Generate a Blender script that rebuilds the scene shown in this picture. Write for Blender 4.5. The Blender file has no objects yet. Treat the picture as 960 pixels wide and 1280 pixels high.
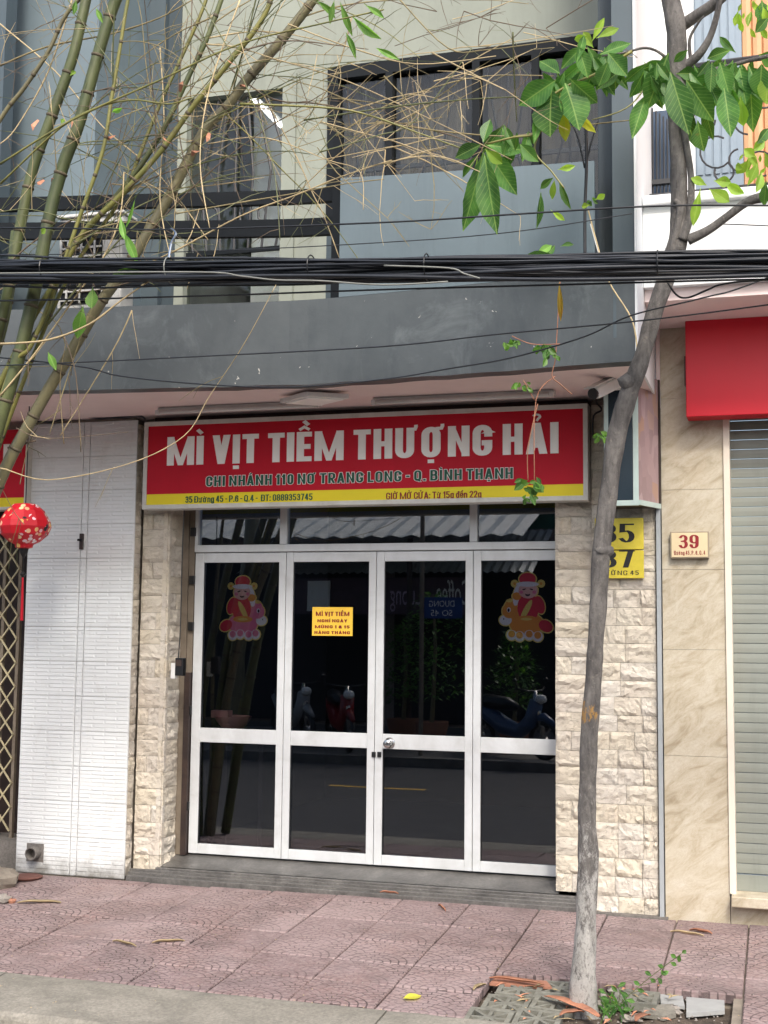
import bpy, math, random
from mathutils import Vector, Matrix
random.seed(7)
R = math.radians
sc = bpy.context.scene
C = sc.collection

# ---------------------------------------------------------------- camera
CAM = Vector((2.5444, -8.2029, 1.5)); YAW, PITCH, ROLL, F = .2982, .0973, .0109, 1600.0
_cy, _sy, _cp, _sp = math.cos(YAW), math.sin(YAW), math.cos(PITCH), math.sin(PITCH)
FW = Vector((-_sy * _cp, _cy * _cp, _sp)); RT0 = Vector((_cy, _sy, 0)); UP0 = RT0.cross(FW)
RT = math.cos(ROLL) * RT0 + math.sin(ROLL) * UP0; UP = -math.sin(ROLL) * RT0 + math.cos(ROLL) * UP0
cam = bpy.data.cameras.new('camera'); co = bpy.data.objects.new('camera', cam); C.objects.link(co)
m = Matrix((RT, UP, -FW)).transposed().to_4x4(); m.translation = CAM; co.matrix_world = m
cam.sensor_fit = 'VERTICAL'; cam.sensor_height = 24; cam.lens = F / 1280 * 24
cam.clip_start = .05; cam.clip_end = 400
sc.camera = co

def ray(px, py): return (px - 480) / F * RT - (py - 640) / F * UP + FW
def A(px, py, Y):
    d = ray(px, py); return CAM + d * ((Y - CAM.y) / d.y)
GZ, GS, GY = -.13, .05, -.4
def gz(y): return GZ + GS * (y - GY)
def G(px, py, dz=0):
    d = ray(px, py)
    t = (GZ + dz + GS * (CAM.y - GY) - CAM.z) / (d.z - GS * d.y); return CAM + d * t

# ---------------------------------------------------------------- sky, sun, exposure
EL, AZ = 46, 22      # sun height; AZ: degrees from -y (the street side) towards +x
w = bpy.data.worlds.new('World'); sc.world = w; w.use_nodes = True
nt = w.node_tree; bg = nt.nodes['Background']
sky = nt.nodes.new('ShaderNodeTexSky'); sky.sky_type = 'NISHITA'; sky.sun_disc = False
sky.sun_elevation = R(EL); sky.sun_rotation = R(180 - AZ)
sky.air_density = 1.0; sky.dust_density = 4.0; sky.ozone_density = 1.0
nt.links.new(sky.outputs[0], bg.inputs[0]); bg.inputs[1].default_value = .15
sd = bpy.data.lights.new('sun', 'SUN'); sd.energy = 1.15; sd.angle = R(9); sd.color = (1, .96, .9)
so = bpy.data.objects.new('sun', sd); C.objects.link(so)
sv = Vector((math.sin(R(AZ)) * math.cos(R(EL)), -math.cos(R(AZ)) * math.cos(R(EL)), math.sin(R(EL))))
so.rotation_euler = sv.to_track_quat('Z', 'Y').to_euler()
sc.view_settings.view_transform = 'Standard'; sc.view_settings.look = 'None'
sc.view_settings.exposure = 1.06; sc.view_settings.gamma = 1

# ---------------------------------------------------------------- helpers
def tag(o, label=None, cat=None, group=None, kind=None):
    if label: o['label'] = label
    if cat: o['category'] = cat
    if group: o['group'] = group
    if kind: o['kind'] = kind
    return o
def thing(name, label, cat, loc=(0, 0, 0), group=None):
    o = bpy.data.objects.new(name, None); o.empty_display_size = .1; C.objects.link(o); o.location = loc
    return tag(o, label, cat, group)
def link(name, me, parent=None, loc=None, rot=None, scale=None):
    o = bpy.data.objects.new(name, me); C.objects.link(o)
    if loc is not None: o.location = loc
    if rot is not None: o.rotation_euler = rot
    if scale is not None: o.scale = scale
    if parent:
        o.parent = parent
        off = Vector(parent.location)
        if parent.parent: off += Vector(parent.parent.location)
        if loc is None or True: o.location = Vector(o.location) - off
    return o
def worldloc(o):
    p = Vector(o.location)
    while o.parent: o = o.parent; p += Vector(o.location)
    return p

class MB:
    def __init__(s): s.v = []; s.f = []; s.mi = []; s.cur = 0
    def add(s, vs, fs):
        n = len(s.v); s.v += [tuple(v) for v in vs]; s.f += [tuple(i + n for i in f) for f in fs]; s.mi += [s.cur] * len(fs)
    def box(s, a, b):
        x0, y0, z0 = a; x1, y1, z1 = b
        if x0 > x1: x0, x1 = x1, x0
        if y0 > y1: y0, y1 = y1, y0
        if z0 > z1: z0, z1 = z1, z0
        s.add([(x0, y0, z0), (x1, y0, z0), (x1, y1, z0), (x0, y1, z0), (x0, y0, z1), (x1, y0, z1), (x1, y1, z1), (x0, y1, z1)],
              [(0, 3, 2, 1), (4, 5, 6, 7), (0, 1, 5, 4), (1, 2, 6, 5), (2, 3, 7, 6), (3, 0, 4, 7)])
        return s
    def prism(s, poly, y0, y1):     # outline in x,z pushed along y (y0 front)
        n = len(poly)
        s.add([(x, y0, z) for x, z in poly] + [(x, y1, z) for x, z in poly],
              [tuple(range(n)), tuple(range(2 * n - 1, n - 1, -1))] + [(i, i + n, (i + 1) % n + n, (i + 1) % n) for i in range(n)])
        return s
    def plan(s, poly, z0, z1):      # outline in x,y pushed along z
        n = len(poly)
        s.add([(x, y, z0) for x, y in poly] + [(x, y, z1) for x, y in poly],
              [tuple(range(n - 1, -1, -1)), tuple(range(n, 2 * n))] + [(i, (i + 1) % n, (i + 1) % n + n, i + n) for i in range(n)])
        return s
    def tube(s, pts, rad, n=6, cap=True):
        pts = [Vector(p) for p in pts]; k = len(pts)
        if not hasattr(rad, '__len__'): rad = [rad] * k
        prev = None; vs = []
        for i, p in enumerate(pts):
            t = (pts[min(i + 1, k - 1)] - pts[max(i - 1, 0)])
            if t.length < 1e-9: t = Vector((0, 0, 1))
            t.normalize()
            if prev is None: u = t.orthogonal().normalized()
            else:
                u = prev - t * prev.dot(t); u = u.normalized() if u.length > 1e-6 else t.orthogonal().normalized()
            prev = u; v = t.cross(u)
            for j in range(n):
                a = 2 * math.pi * j / n; vs.append(p + (u * math.cos(a) + v * math.sin(a)) * rad[i])
        fs = [(i * n + j, i * n + (j + 1) % n, (i + 1) * n + (j + 1) % n, (i + 1) * n + j) for i in range(k - 1) for j in range(n)]
        if cap: fs += [tuple(range(n - 1, -1, -1)), tuple(range((k - 1) * n, k * n))]
        s.add(vs, fs); return s
    def lathe(s, c, prof, n=20):    # (radius, z) profile round a vertical axis
        vs = [(c[0] + r * math.cos(2 * math.pi * j / n), c[1] + r * math.sin(2 * math.pi * j / n), c[2] + z) for r, z in prof for j in range(n)]
        k = len(prof)
        s.add(vs, [(i * n + j, i * n + (j + 1) % n, (i + 1) * n + (j + 1) % n, (i + 1) * n + j) for i in range(k - 1) for j in range(n)] +
              [tuple(range(n - 1, -1, -1)), tuple(range((k - 1) * n, k * n))]); return s
    def mesh(s, name, mats, smooth=False):
        me = bpy.data.meshes.new(name); me.from_pydata(s.v, [], s.f)
        for mt in (mats if isinstance(mats, (list, tuple)) else [mats]): me.materials.append(mt)
        if any(s.mi): me.polygons.foreach_set('material_index', s.mi)
        if smooth: me.polygons.foreach_set('use_smooth', [True] * len(me.polygons))
        me.update(); return me
    def build(s, name, mats, parent=None, smooth=False, bevel=0):
        o = link(name, s.mesh(name, mats, smooth), parent)
        if bevel:
            b = o.modifiers.new('bevel', 'BEVEL'); b.width = bevel; b.segments = 2; b.limit_method = 'ANGLE'
        return o
def smooth_path(pts, sub=6):
    P = [Vector(p) for p in pts]; out = []
    for i in range(len(P) - 1):
        a, b, c, d = P[max(i - 1, 0)], P[i], P[i + 1], P[min(i + 2, len(P) - 1)]
        for k in range(sub):
            t = k / sub
            out.append(.5 * ((2 * b) + (c - a) * t + (2 * a - 5 * b + 4 * c - d) * t * t + (3 * b - a - 3 * c + d) * t ** 3))
    out.append(P[-1]); return out
def jit(s): return random.uniform(-s, s)

# ---------------------------------------------------------------- materials
def srgb(r, g, b):
    f = lambda c: (c / 255 / 12.92) if c / 255 <= .04045 else ((c / 255 + .055) / 1.055) ** 2.4
    return (f(r), f(g), f(b), 1)
class N:
    def __init__(s, name):
        s.m = bpy.data.materials.new(name); s.m.use_nodes = True; s.t = s.m.node_tree
        s.b = s.t.nodes['Principled BSDF']; s.out = s.t.nodes['Material Output']
    def n(s, typ, **k):
        o = s.t.nodes.new(typ)
        for a, v in k.items(): setattr(o, a, v)
        return o
    def l(s, a, b): s.t.links.new(a, b)
    def val(s, sock, v):
        if hasattr(v, 'is_linked') or isinstance(v, bpy.types.NodeSocket): s.l(v, sock)
        else: sock.default_value = v
    def math(s, op, a, b=0, c=0):
        o = s.n('ShaderNodeMath', operation=op)
        s.val(o.inputs[0], a); s.val(o.inputs[1], b); s.val(o.inputs[2], c); return o.outputs[0]
    def pos(s, scale=(1, 1, 1), obj=False, rot=(0, 0, 0)):
        if obj: src = s.n('ShaderNodeTexCoord').outputs['Object']
        else: src = s.n('ShaderNodeNewGeometry').outputs['Position']
        mp = s.n('ShaderNodeMapping'); s.l(src, mp.inputs[0]); mp.inputs['Scale'].default_value = scale; mp.inputs['Rotation'].default_value = rot
        return mp.outputs[0]
    def noise(s, scale, detail=4, rough=.6, vec=None, dist=0):
        o = s.n('ShaderNodeTexNoise'); o.inputs['Scale'].default_value = scale; o.inputs['Detail'].default_value = detail
        o.inputs['Roughness'].default_value = rough; o.inputs['Distortion'].default_value = dist
        s.l(vec if vec is not None else s.pos(), o.inputs['Vector']); return o.outputs[0]
    def ramp(s, fac, stops):
        o = s.n('ShaderNodeValToRGB'); s.l(fac, o.inputs[0]); e = o.color_ramp.elements
        while len(e) < len(stops): e.new(.5)
        for el, (p, c) in zip(e, stops): el.position = p; el.color = c if len(c) == 4 else (*c, 1)
        return o.outputs[0]
    def mix(s, fac, a, b, mode='MIX'):
        o = s.n('ShaderNodeMix', data_type='RGBA', blend_type=mode)
        s.val(o.inputs[0], fac); s.val(o.inputs[6], a); s.val(o.inputs[7], b); return o.outputs[2]
    def bump(s, h, strength=.3, dist=.01, nrm=None):
        o = s.n('ShaderNodeBump'); o.inputs['Strength'].default_value = strength; o.inputs['Distance'].default_value = dist
        s.l(h, o.inputs['Height'])
        if nrm is not None: s.l(nrm, o.inputs['Normal'])
        s.l(o.outputs[0], s.b.inputs['Normal']); return o.outputs[0]
def grey(v): return (v, v, v, 1)
def mul(c, k): return (min(c[0] * k, 1), min(c[1] * k, 1), min(c[2] * k, 1), 1)
def mat(name, col, rough=.6, var=.2, scale=6, bump=.15, bs=60, bd=.004, metal=0, dirt=0, dirtcol=None, rand=0, spec=.5, vscale=(1, 1, 1), streak=0, streakcol=None):
    s = N(name); v = s.pos(vscale)
    c = s.mix(s.ramp(s.noise(scale, 5, .65, v), [(.3, grey(0)), (.7, grey(1))]), mul(col, 1 - var), mul(col, 1 + var))
    if rand:
        oi = s.n('ShaderNodeObjectInfo').outputs['Random']
        hs = s.n('ShaderNodeHueSaturation'); s.l(c, hs.inputs['Color'])
        s.l(s.math('MULTIPLY_ADD', oi, 2 * rand, 1 - rand), hs.inputs['Value']); c = hs.outputs[0]
    if dirt:
        f = s.ramp(s.noise(scale * .7, 6, .7, s.pos(), .6), [(.45, grey(0)), (.75, grey(1))])
        c = s.mix(s.math('MULTIPLY', f, dirt), c, dirtcol or mul(col, .4))
    if streak:
        f = s.ramp(s.noise(9, 5, .7, s.pos((1, 1, .09)), .3), [(.5, grey(0)), (.72, grey(1))])
        f2 = s.ramp(s.noise(1.4, 3, .6, s.pos()), [(.35, grey(.15)), (.65, grey(1))])
        c = s.mix(s.math('MULTIPLY', s.math('MULTIPLY', f, f2), streak), c, streakcol or mul(col, .5))
        f3 = s.ramp(s.noise(5, 6, .8, s.pos(), 1.5), [(.492, grey(0)), (.5, grey(1)), (.508, grey(0))])
        c = s.mix(s.math('MULTIPLY', s.math('MULTIPLY', f3, f2), streak * .5), c, mul(col, .45))
    s.l(c, s.b.inputs['Base Color'])
    s.b.inputs['Roughness'].default_value = rough; s.b.inputs['Metallic'].default_value = metal; s.b.inputs['Specular IOR Level'].default_value = spec
    if bump: s.bump(s.noise(bs, 5, .65), bump, bd)
    return s.m

M = {}
M['pink'] = mat('pink_plaster', srgb(232, 214, 211), .75, .05, 2, .1, dirt=.2, dirtcol=srgb(196, 174, 170))
M['alu'] = mat('white_aluminium', srgb(208, 212, 213), .38, .06, 5, .04, dirt=.35, dirtcol=srgb(150, 150, 142), vscale=(1, 1, .3))
M['dark_metal'] = mat('dark_brown_metal', srgb(48, 38, 36), .5, .25, 9, .1, dirt=.4, dirtcol=srgb(90, 70, 58))
M['black_metal'] = mat('blue_black_painted_metal', srgb(16, 22, 27), .6, .12, 6, .05, spec=.2)
M['post'] = mat('grey_brown_post', srgb(122, 112, 98), .6, .15, 8, .1, dirt=.5, dirtcol=srgb(80, 66, 52))
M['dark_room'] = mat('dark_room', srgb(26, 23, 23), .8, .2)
M['mortar'] = mat('mortar', srgb(132, 124, 112), .9, .3, 12, .3)
M['granite'] = None
M['cream'] = mat('cream_plaster', srgb(142, 148, 137), .7, .06, 2, .08, dirt=.2, streak=.35)
M['white_wall'] = mat('white_wall', srgb(228, 231, 232), .6, .04, 2, .06, dirt=.15, dirtcol=srgb(190, 190, 186), streak=.2, streakcol=srgb(180, 178, 170))
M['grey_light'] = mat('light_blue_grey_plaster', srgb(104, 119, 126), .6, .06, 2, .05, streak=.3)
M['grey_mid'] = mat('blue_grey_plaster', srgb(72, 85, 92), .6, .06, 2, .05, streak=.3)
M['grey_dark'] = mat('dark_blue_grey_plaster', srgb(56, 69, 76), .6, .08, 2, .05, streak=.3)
M['curtain'] = mat('curtain', srgb(104, 98, 90), .9, .25, 5, .1, vscale=(5, 1, .4))
M['room_pale'] = mat('pale_room', srgb(176, 180, 178), .8, .1)
M['white_plastic'] = mat('white_plastic', srgb(222, 222, 218), .4, .05, 8, .03, dirt=.25, dirtcol=srgb(150, 146, 136))
M['black_plastic'] = mat('black_plastic', srgb(26, 27, 29), .42, .2, 20, .05)
M['cable'] = mat('cable_rubber', srgb(30, 34, 40), .42, .25, 14, .05, rand=.35)
M['steel'] = mat('steel', srgb(190, 190, 188), .22, .1, 20, .02, metal=1)
M['soil'] = mat('soil', srgb(84, 74, 64), .95, .4, 20, .8, 40, .02)
M['red'] = mat('sign_red', srgb(196, 10, 40), .5, .05, 2, .03, dirt=.12, dirtcol=srgb(140, 14, 34), spec=.3, streak=.15)
M['bright_red'] = mat('board_red', srgb(196, 2, 34), .45, .05, 1.5, .02, streak=.25)
M['yellow'] = mat('sign_yellow', srgb(240, 222, 30), .5, .05, 2, .03, dirt=.12, dirtcol=srgb(170, 150, 40))
M['sign_white'] = mat('sign_white', srgb(250, 250, 246), .42, .03, 6, .02)
M['sign_green'] = mat('sign_green', srgb(8, 84, 62), .42, .06, 6, .02)
M['maroon'] = mat('maroon_print', srgb(134, 18, 30), .45, .06, 6, .02)
M['frame_white'] = mat('sign_frame', srgb(206, 206, 198), .45, .08, 8, .03, dirt=.35, dirtcol=srgb(130, 120, 105))
M['gold'] = mat('gold_plate', srgb(226, 208, 78), .2, .14, 7, .08, metal=.15)
M['ink'] = mat('black_ink', srgb(22, 22, 22), .5, .1)
M['plate39'] = mat('beige_plate', srgb(214, 196, 158), .45, .06, 9)
M['shutter'] = mat('shutter_slat', srgb(134, 139, 131), .45, .06, 3, .03, streak=.35, dirt=.3, dirtcol=srgb(130, 128, 118), vscale=(.4, 1, 3), rand=.03)
M['terracotta'] = mat('orange_tile', srgb(160, 112, 90), .8, .15, 12, .2)
M['sheath'] = mat('dry_sheath', srgb(168, 116, 90), .75, .3, 18, .3, rand=.25)
M['dry'] = mat('dry_bamboo', srgb(176, 158, 120), .65, .2, 18, .1, rand=.2)
M['rock'] = mat('broken_concrete', srgb(146, 140, 132), .9, .25, 14, .6)
M['slab_white'] = mat('pale_broken_tile', srgb(158, 160, 158), .7, .08, 9, .15, dirt=.3)
M['grate'] = mat('grass_paver', srgb(122, 122, 112), .9, .25, 20, .5, dirt=.5, dirtcol=srgb(70, 66, 56))
M['curly'] = mat('wrought_iron', srgb(40, 42, 46), .5, .1)
M['orange_wall'] = mat('tan_roller', srgb(206, 158, 118), .6, .06, 3, .05)
M['bark'] = None

def m_fascia():
    s = N('cracked_grey_paint'); p = s.pos()
    c = s.mix(s.ramp(s.noise(1.6, 5, .6, p), [(.3, grey(0)), (.7, grey(1))]), srgb(70, 76, 79), srgb(92, 98, 100))
    # peeling spots and pale water stains
    st = s.ramp(s.noise(2.3, 7, .75, s.pos((1, 1, .7)), 1.2), [(.54, grey(0)), (.68, grey(1))])
    c = s.mix(s.math('MULTIPLY', st, .24), c, srgb(140, 147, 148))
    dk = s.ramp(s.noise(4, 6, .7, s.pos((1, 1, .35)), .4), [(.5, grey(0)), (.7, grey(1))])
    c = s.mix(s.math('MULTIPLY', dk, .4), c, srgb(52, 59, 64))
    ch = s.ramp(s.noise(16, 4, .6, p, .3), [(.71, grey(0)), (.73, grey(1))])
    c = s.mix(s.math('MULTIPLY', ch, .8), c, srgb(205, 202, 192))
    s.l(c, s.b.inputs['Base Color']); s.b.inputs['Roughness'].default_value = .42
    s.bump(s.noise(7, 5, .6, p, .3), .22, .012); return s.m
M['fascia'] = m_fascia()
def m_stone():
    s = N('split_stone'); p = s.pos()
    oi = s.n('ShaderNodeObjectInfo').outputs['Random']
    base = s.ramp(oi, [(0, srgb(207, 198, 178)), (.3, srgb(210, 203, 187)), (.55, srgb(204, 196, 180)), (.8, srgb(209, 204, 193)), (1, srgb(203, 196, 183))])
    f = s.ramp(s.noise(14, 6, .7, p, .8), [(.35, grey(0)), (.68, grey(1))])
    c = s.mix(s.math('MULTIPLY', f, .3), base, srgb(196, 184, 164))
    pk = s.ramp(s.noise(3, 3, .6, p), [(.5, grey(0)), (.8, grey(1))])
    c = s.mix(s.math('MULTIPLY', pk, .3), c, srgb(206, 190, 178))
    v = s.ramp(s.noise(8, 5, .75, s.pos((1, 1, 2.4)), 1.0), [(.482, grey(0)), (.5, grey(1)), (.512, grey(0))])
    c = s.mix(s.math('MULTIPLY', v, .5), c, srgb(120, 110, 96))
    s.l(c, s.b.inputs['Base Color']); s.b.inputs['Roughness'].default_value = .85
    s.bump(s.math('ADD', s.noise(16, 7, .65, s.pos((1, 1, 1.8)), .6), s.math('MULTIPLY', v, -.4)), .6, .010); return s.m
M['stone'] = m_stone()
def m_tile():
    s = N('white_wall_tile'); p = s.pos()
    c = s.mix(s.noise(3, 4, .6, p), srgb(208, 212, 211), srgb(229, 232, 231))
    g = s.ramp(s.noise(5, 6, .75, s.pos((1, 1, .5)), .8), [(.56, grey(0)), (.8, grey(1))])
    c = s.mix(s.math('MULTIPLY', g, .35), c, srgb(160, 152, 138))
    # grime creeping up from the pavement
    sp = s.n('ShaderNodeSeparateXYZ'); s.l(s.n('ShaderNodeNewGeometry').outputs['Position'], sp.inputs[0])
    low = s.n('ShaderNodeMapRange'); s.l(sp.outputs[2], low.inputs[0])
    low.inputs[1].default_value = .14; low.inputs[2].default_value = -.12
    gr = s.ramp(s.math('MULTIPLY', low.outputs[0], s.noise(7, 5, .7, p)), [(.25, grey(0)), (.6, grey(1))])
    c = s.mix(s.math('MULTIPLY', gr, .8), c, srgb(96, 92, 82))
    s.l(c, s.b.inputs['Base Color']); s.b.inputs['Roughness'].default_value = .33
    s.bump(s.noise(12, 3, .5, s.pos((1, 1, 4))), .12, .004); return s.m
M['tile'] = m_tile()
def m_marble():
    s = N('cream_marble'); v = s.pos((1, 1, 1), rot=(0, R(38), 0))
    mp = s.n('ShaderNodeMapping'); s.l(v, mp.inputs[0]); mp.inputs['Scale'].default_value = (1, 1, 2.6)
    n1 = s.noise(4.2, 8, .66, mp.outputs[0], 1.1)
    c = s.ramp(n1, [(.3, srgb(152, 140, 116)), (.43, srgb(180, 170, 148)), (.55, srgb(192, 184, 164)), (.72, srgb(200, 194, 178))])
    n2 = s.ramp(s.noise(9, 6, .7, mp.outputs[0], 2.0), [(.47, grey(0)), (.5, grey(1)), (.54, grey(0))])
    c = s.mix(s.math('MULTIPLY', n2, .3), c, srgb(156, 134, 104))
    n3 = s.ramp(s.noise(2.2, 4, .6), [(.55, grey(0)), (.8, grey(1))])
    c = s.mix(s.math('MULTIPLY', n3, .2), c, srgb(190, 164, 128))
    s.l(c, s.b.inputs['Base Color']); s.b.inputs['Roughness'].default_value = .5
    s.bump(n1, .25, .01); return s.m
M['marble'] = m_marble()
def m_concrete(name, a, b, r=.85):
    s = N(name); p = s.pos()
    c = s.mix(s.ramp(s.noise(4, 7, .7, p, .4), [(.3, grey(0)), (.7, grey(1))]), a, b)
    sp = s.ramp(s.noise(60, 3, .7, p), [(.35, grey(0)), (.65, grey(1))])
    c = s.mix(s.math('MULTIPLY', sp, .5), c, mul(a, .55))
    dk = s.ramp(s.noise(2.2, 6, .75, p, .8), [(.5, grey(0)), (.72, grey(1))])
    c = s.mix(s.math('MULTIPLY', dk, .55), c, mul(a, .55))
    s.l(c, s.b.inputs['Base Color']); s.b.inputs['Roughness'].default_value = r
    s.bump(s.noise(45, 6, .7, p), .45, .006); return s.m
M['kerb'] = m_concrete('kerb_concrete', srgb(122, 119, 109), srgb(162, 157, 145))
M['asphalt'] = m_concrete('asphalt', srgb(62, 63, 66), srgb(84, 84, 84))
M['cement'] = m_concrete('cement', srgb(100, 97, 92), srgb(138, 133, 127))
M['granite'] = m_concrete('dark_granite', srgb(78, 77, 75), srgb(128, 126, 122), .34)
def m_paver():
    s = N('red_fan_paver')
    tc = s.n('ShaderNodeTexCoord').outputs['Object']; sp = s.n('ShaderNodeSeparateXYZ'); s.l(tc, sp.inputs[0])
    u, v = sp.outputs[0], sp.outputs[1]      # -0.5..0.5 of the slab
    def dist(cx, cy):
        a = s.math('SUBTRACT', u, cx); b = s.math('SUBTRACT', v, cy)
        return s.math('SQRT', s.math('ADD', s.math('MULTIPLY', a, a), s.math('MULTIPLY', b, b))), s.math('ARCTAN2', b, a)
    rows = []
    for cy, xs in ((-.5, (0,)), (-.25, (-.5, .5)), (0, (0,)), (.25, (-.5, .5)), (.5, (0,)), (.75, (-.5, .5))):
        rows += [(cx, cy) for cx in xs]
    rad = ang = None
    for cx, cy in reversed(rows):
        d, t = dist(cx, cy)
        if rad is None: rad, ang = d, t; continue
        inside = s.math('LESS_THAN', d, .5)
        rad = s.math('ADD', s.math('MULTIPLY', inside, d), s.math('MULTIPLY', s.math('SUBTRACT', 1, inside), rad))
        ang = s.math('ADD', s.math('MULTIPLY', inside, t), s.math('MULTIPLY', s.math('SUBTRACT', 1, inside), ang))
    rr = s.math('MULTIPLY', rad, 10.0)
    ring = s.math('LESS_THAN', s.math('FRACT', rr), .2)
    fl = s.math('FLOOR', rr)
    spoke = s.math('LESS_THAN', s.math('FRACT', s.math('ADD', s.math('MULTIPLY', ang, s.math('MULTIPLY_ADD', fl, .6, 1.2)), s.math('MULTIPLY', fl, .37))), .13)
    g = s.math('MAXIMUM', ring, spoke)
    p = s.pos()
    oi = s.n('ShaderNodeObjectInfo').outputs['Random']
    c = s.mix(oi, srgb(132, 112, 112), srgb(152, 133, 132))
    c = s.mix(s.ramp(s.noise(2.0, 5, .7, p), [(.45, grey(0)), (.8, grey(1))]), c, srgb(132, 104, 98))
    wear = s.ramp(s.noise(45, 5, .8, p), [(.42, grey(0)), (.62, grey(1))])
    c = s.mix(s.math('MULTIPLY', wear, .55), c, srgb(168, 154, 150))
    dk = s.ramp(s.noise(2.4, 7, .78, p, .8), [(.45, grey(0)), (.66, grey(1))])
    c = s.mix(s.math('MULTIPLY', dk, .48), c, srgb(80, 70, 68))
    worn = s.ramp(s.noise(1.7, 4, .7, p), [(.36, grey(.3)), (.58, grey(1))])
    gg = s.math('MULTIPLY', g, s.math('MULTIPLY', worn, s.ramp(s.noise(30, 3, .6, p), [(.3, grey(.2)), (.5, grey(1))])))
    c = s.mix(s.math('MULTIPLY', gg, .85), c, srgb(58, 48, 48))
    s.l(c, s.b.inputs['Base Color']); s.b.inputs['Roughness'].default_value = .8
    h = s.math('SUBTRACT', s.math('MULTIPLY', s.noise(70, 5, .7, p), .45), gg)
    s.bump(h, .6, .005); return s.m
M['paver'] = m_paver()
def m_bark():
    s = N('whitewashed_bark'); p = s.pos((1, 1, .35)); sp = s.n('ShaderNodeSeparateXYZ')
    s.l(s.n('ShaderNodeNewGeometry').outputs['Position'], sp.inputs[0])
    c = s.mix(s.ramp(s.noise(18, 6, .7, p, .5), [(.35, grey(0)), (.65, grey(1))]), srgb(80, 77, 75), srgb(128, 124, 119))
    c = s.mix(s.math('MULTIPLY', s.ramp(s.noise(40, 3, .7), [(.6, grey(0)), (.72, grey(1))]), .5), c, srgb(160, 152, 140))
    mr = s.n('ShaderNodeMapRange'); s.l(sp.outputs[2], mr.inputs[0]); mr.inputs[1].default_value = 1.15; mr.inputs[2].default_value = .05
    f = s.math('MULTIPLY_ADD', mr.outputs[0], .29, s.noise(30, 8, .85, s.pos((1, 1, .4)), .2))
    f = s.ramp(f, [(.66, grey(0)), (.76, grey(1))])
    c = s.mix(s.math('MULTIPLY', f, .8), c, srgb(200, 198, 192))
    fk = s.ramp(s.noise(60, 6, .8, s.pos((1, 1, .55)), .3), [(.52, grey(0)), (.62, grey(1))]); c = s.mix(s.math('MULTIPLY', fk, .6), c, srgb(84, 80, 76))
    # flakes of orange paint at eye height
    band = s.n('ShaderNodeMapRange'); s.l(s.math('ABSOLUTE', s.math('SUBTRACT', sp.outputs[2], 1.15)), band.inputs[0])
    band.inputs[1].default_value = .16; band.inputs[2].default_value = .05
    o = s.ramp(s.math('MULTIPLY', band.outputs[0], s.noise(24, 5, .7, s.pos((1, 1, .5)))), [(.54, grey(0)), (.6, grey(1))])
    c = s.mix(s.math('MULTIPLY', o, .6), c, srgb(196, 146, 60))
    s.l(c, s.b.inputs['Base Color']); s.b.inputs['Roughness'].default_value = .85
    s.bump(s.noise(26, 8, .8, s.pos((1, 1, .4)), .8), 1.0, .022); return s.m
M['bark'] = m_bark()
def m_bamboo(name, a, b, c2):
    s = N(name); p = s.pos((1, 1, .4))
    c = s.mix(s.ramp(s.noise(4, 5, .65, p), [(.35, grey(0)), (.65, grey(1))]), a, b)
    c = s.mix(s.math('MULTIPLY', s.ramp(s.noise(11, 6, .75, s.pos((1, 1, .6)), .6), [(.5, grey(0)), (.68, grey(1))]), .6), c, c2)
    s.l(c, s.b.inputs['Base Color']); s.b.inputs['Roughness'].default_value = .42
    s.bump(s.noise(40, 4, .6, p), .2, .004); return s.m
M['culm'] = m_bamboo('green_culm', srgb(66, 76, 46), srgb(98, 104, 64), srgb(60, 56, 46))
M['culm_yellow'] = m_bamboo('yellow_culm', srgb(134, 128, 66), srgb(104, 108, 60), srgb(88, 80, 54))
M['culm_brown'] = m_bamboo('brown_culm', srgb(104, 100, 78), srgb(120, 114, 82), srgb(70, 66, 58))
def m_leaf(name, a, b, trans=.35, veins=26):
    s = N(name)
    c = s.mix(s.ramp(s.noise(9, 3, .6), [(.35, grey(0)), (.65, grey(1))]), a, b)
    oi = s.n('ShaderNodeObjectInfo').outputs['Random']; hs = s.n('ShaderNodeHueSaturation'); s.l(c, hs.inputs['Color'])
    s.l(s.math('MULTIPLY_ADD', oi, .6, .7), hs.inputs['Value']); c = hs.outputs[0]
    sp = s.n('ShaderNodeSeparateXYZ'); s.l(s.n('ShaderNodeTexCoord').outputs['Object'], sp.inputs[0]); ay = s.math('ABSOLUTE', sp.outputs[1])
    vn = s.math('LESS_THAN', s.math('FRACT', s.math('MULTIPLY', s.math('SUBTRACT', sp.outputs[0], s.math('MULTIPLY', ay, .45)), 12)), .13)
    vn = s.math('MAXIMUM', s.math('MULTIPLY', vn, .5), s.math('LESS_THAN', ay, .022))
    c = s.mix(s.math('MULTIPLY', vn, .45), c, srgb(176, 204, 116))
    bl = s.ramp(s.noise(34, 3, .7), [(.66, grey(0)), (.7, grey(1))]); c = s.mix(s.math('MULTIPLY', bl, .5), c, srgb(120, 110, 60))
    s.l(c, s.b.inputs['Base Color']); s.b.inputs['Roughness'].default_value = .45
    s.bump(s.math('MULTIPLY', s.math('FRACT', s.math('MULTIPLY', s.math('SUBTRACT', sp.outputs[0], s.math('MULTIPLY', ay, .45)), 12)), -1), .35, .01)
    tr = s.n('ShaderNodeBsdfTranslucent'); s.l(s.mix(.5, c, srgb(190, 220, 70), 'MULTIPLY'), tr.inputs[0]); tr.inputs[0].default_value
    g = s.n('ShaderNodeMixShader'); g.inputs[0].default_value = trans
    c3 = s.mix(1.0, c, (1.5, 1.7, .7, 1), 'MULTIPLY'); s.l(c3, tr.inputs[0])
    s.l(s.b.outputs[0], g.inputs[1]); s.l(tr.outputs[0], g.inputs[2]); s.l(g.outputs[0], s.out.inputs[0]); return s.m
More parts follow.
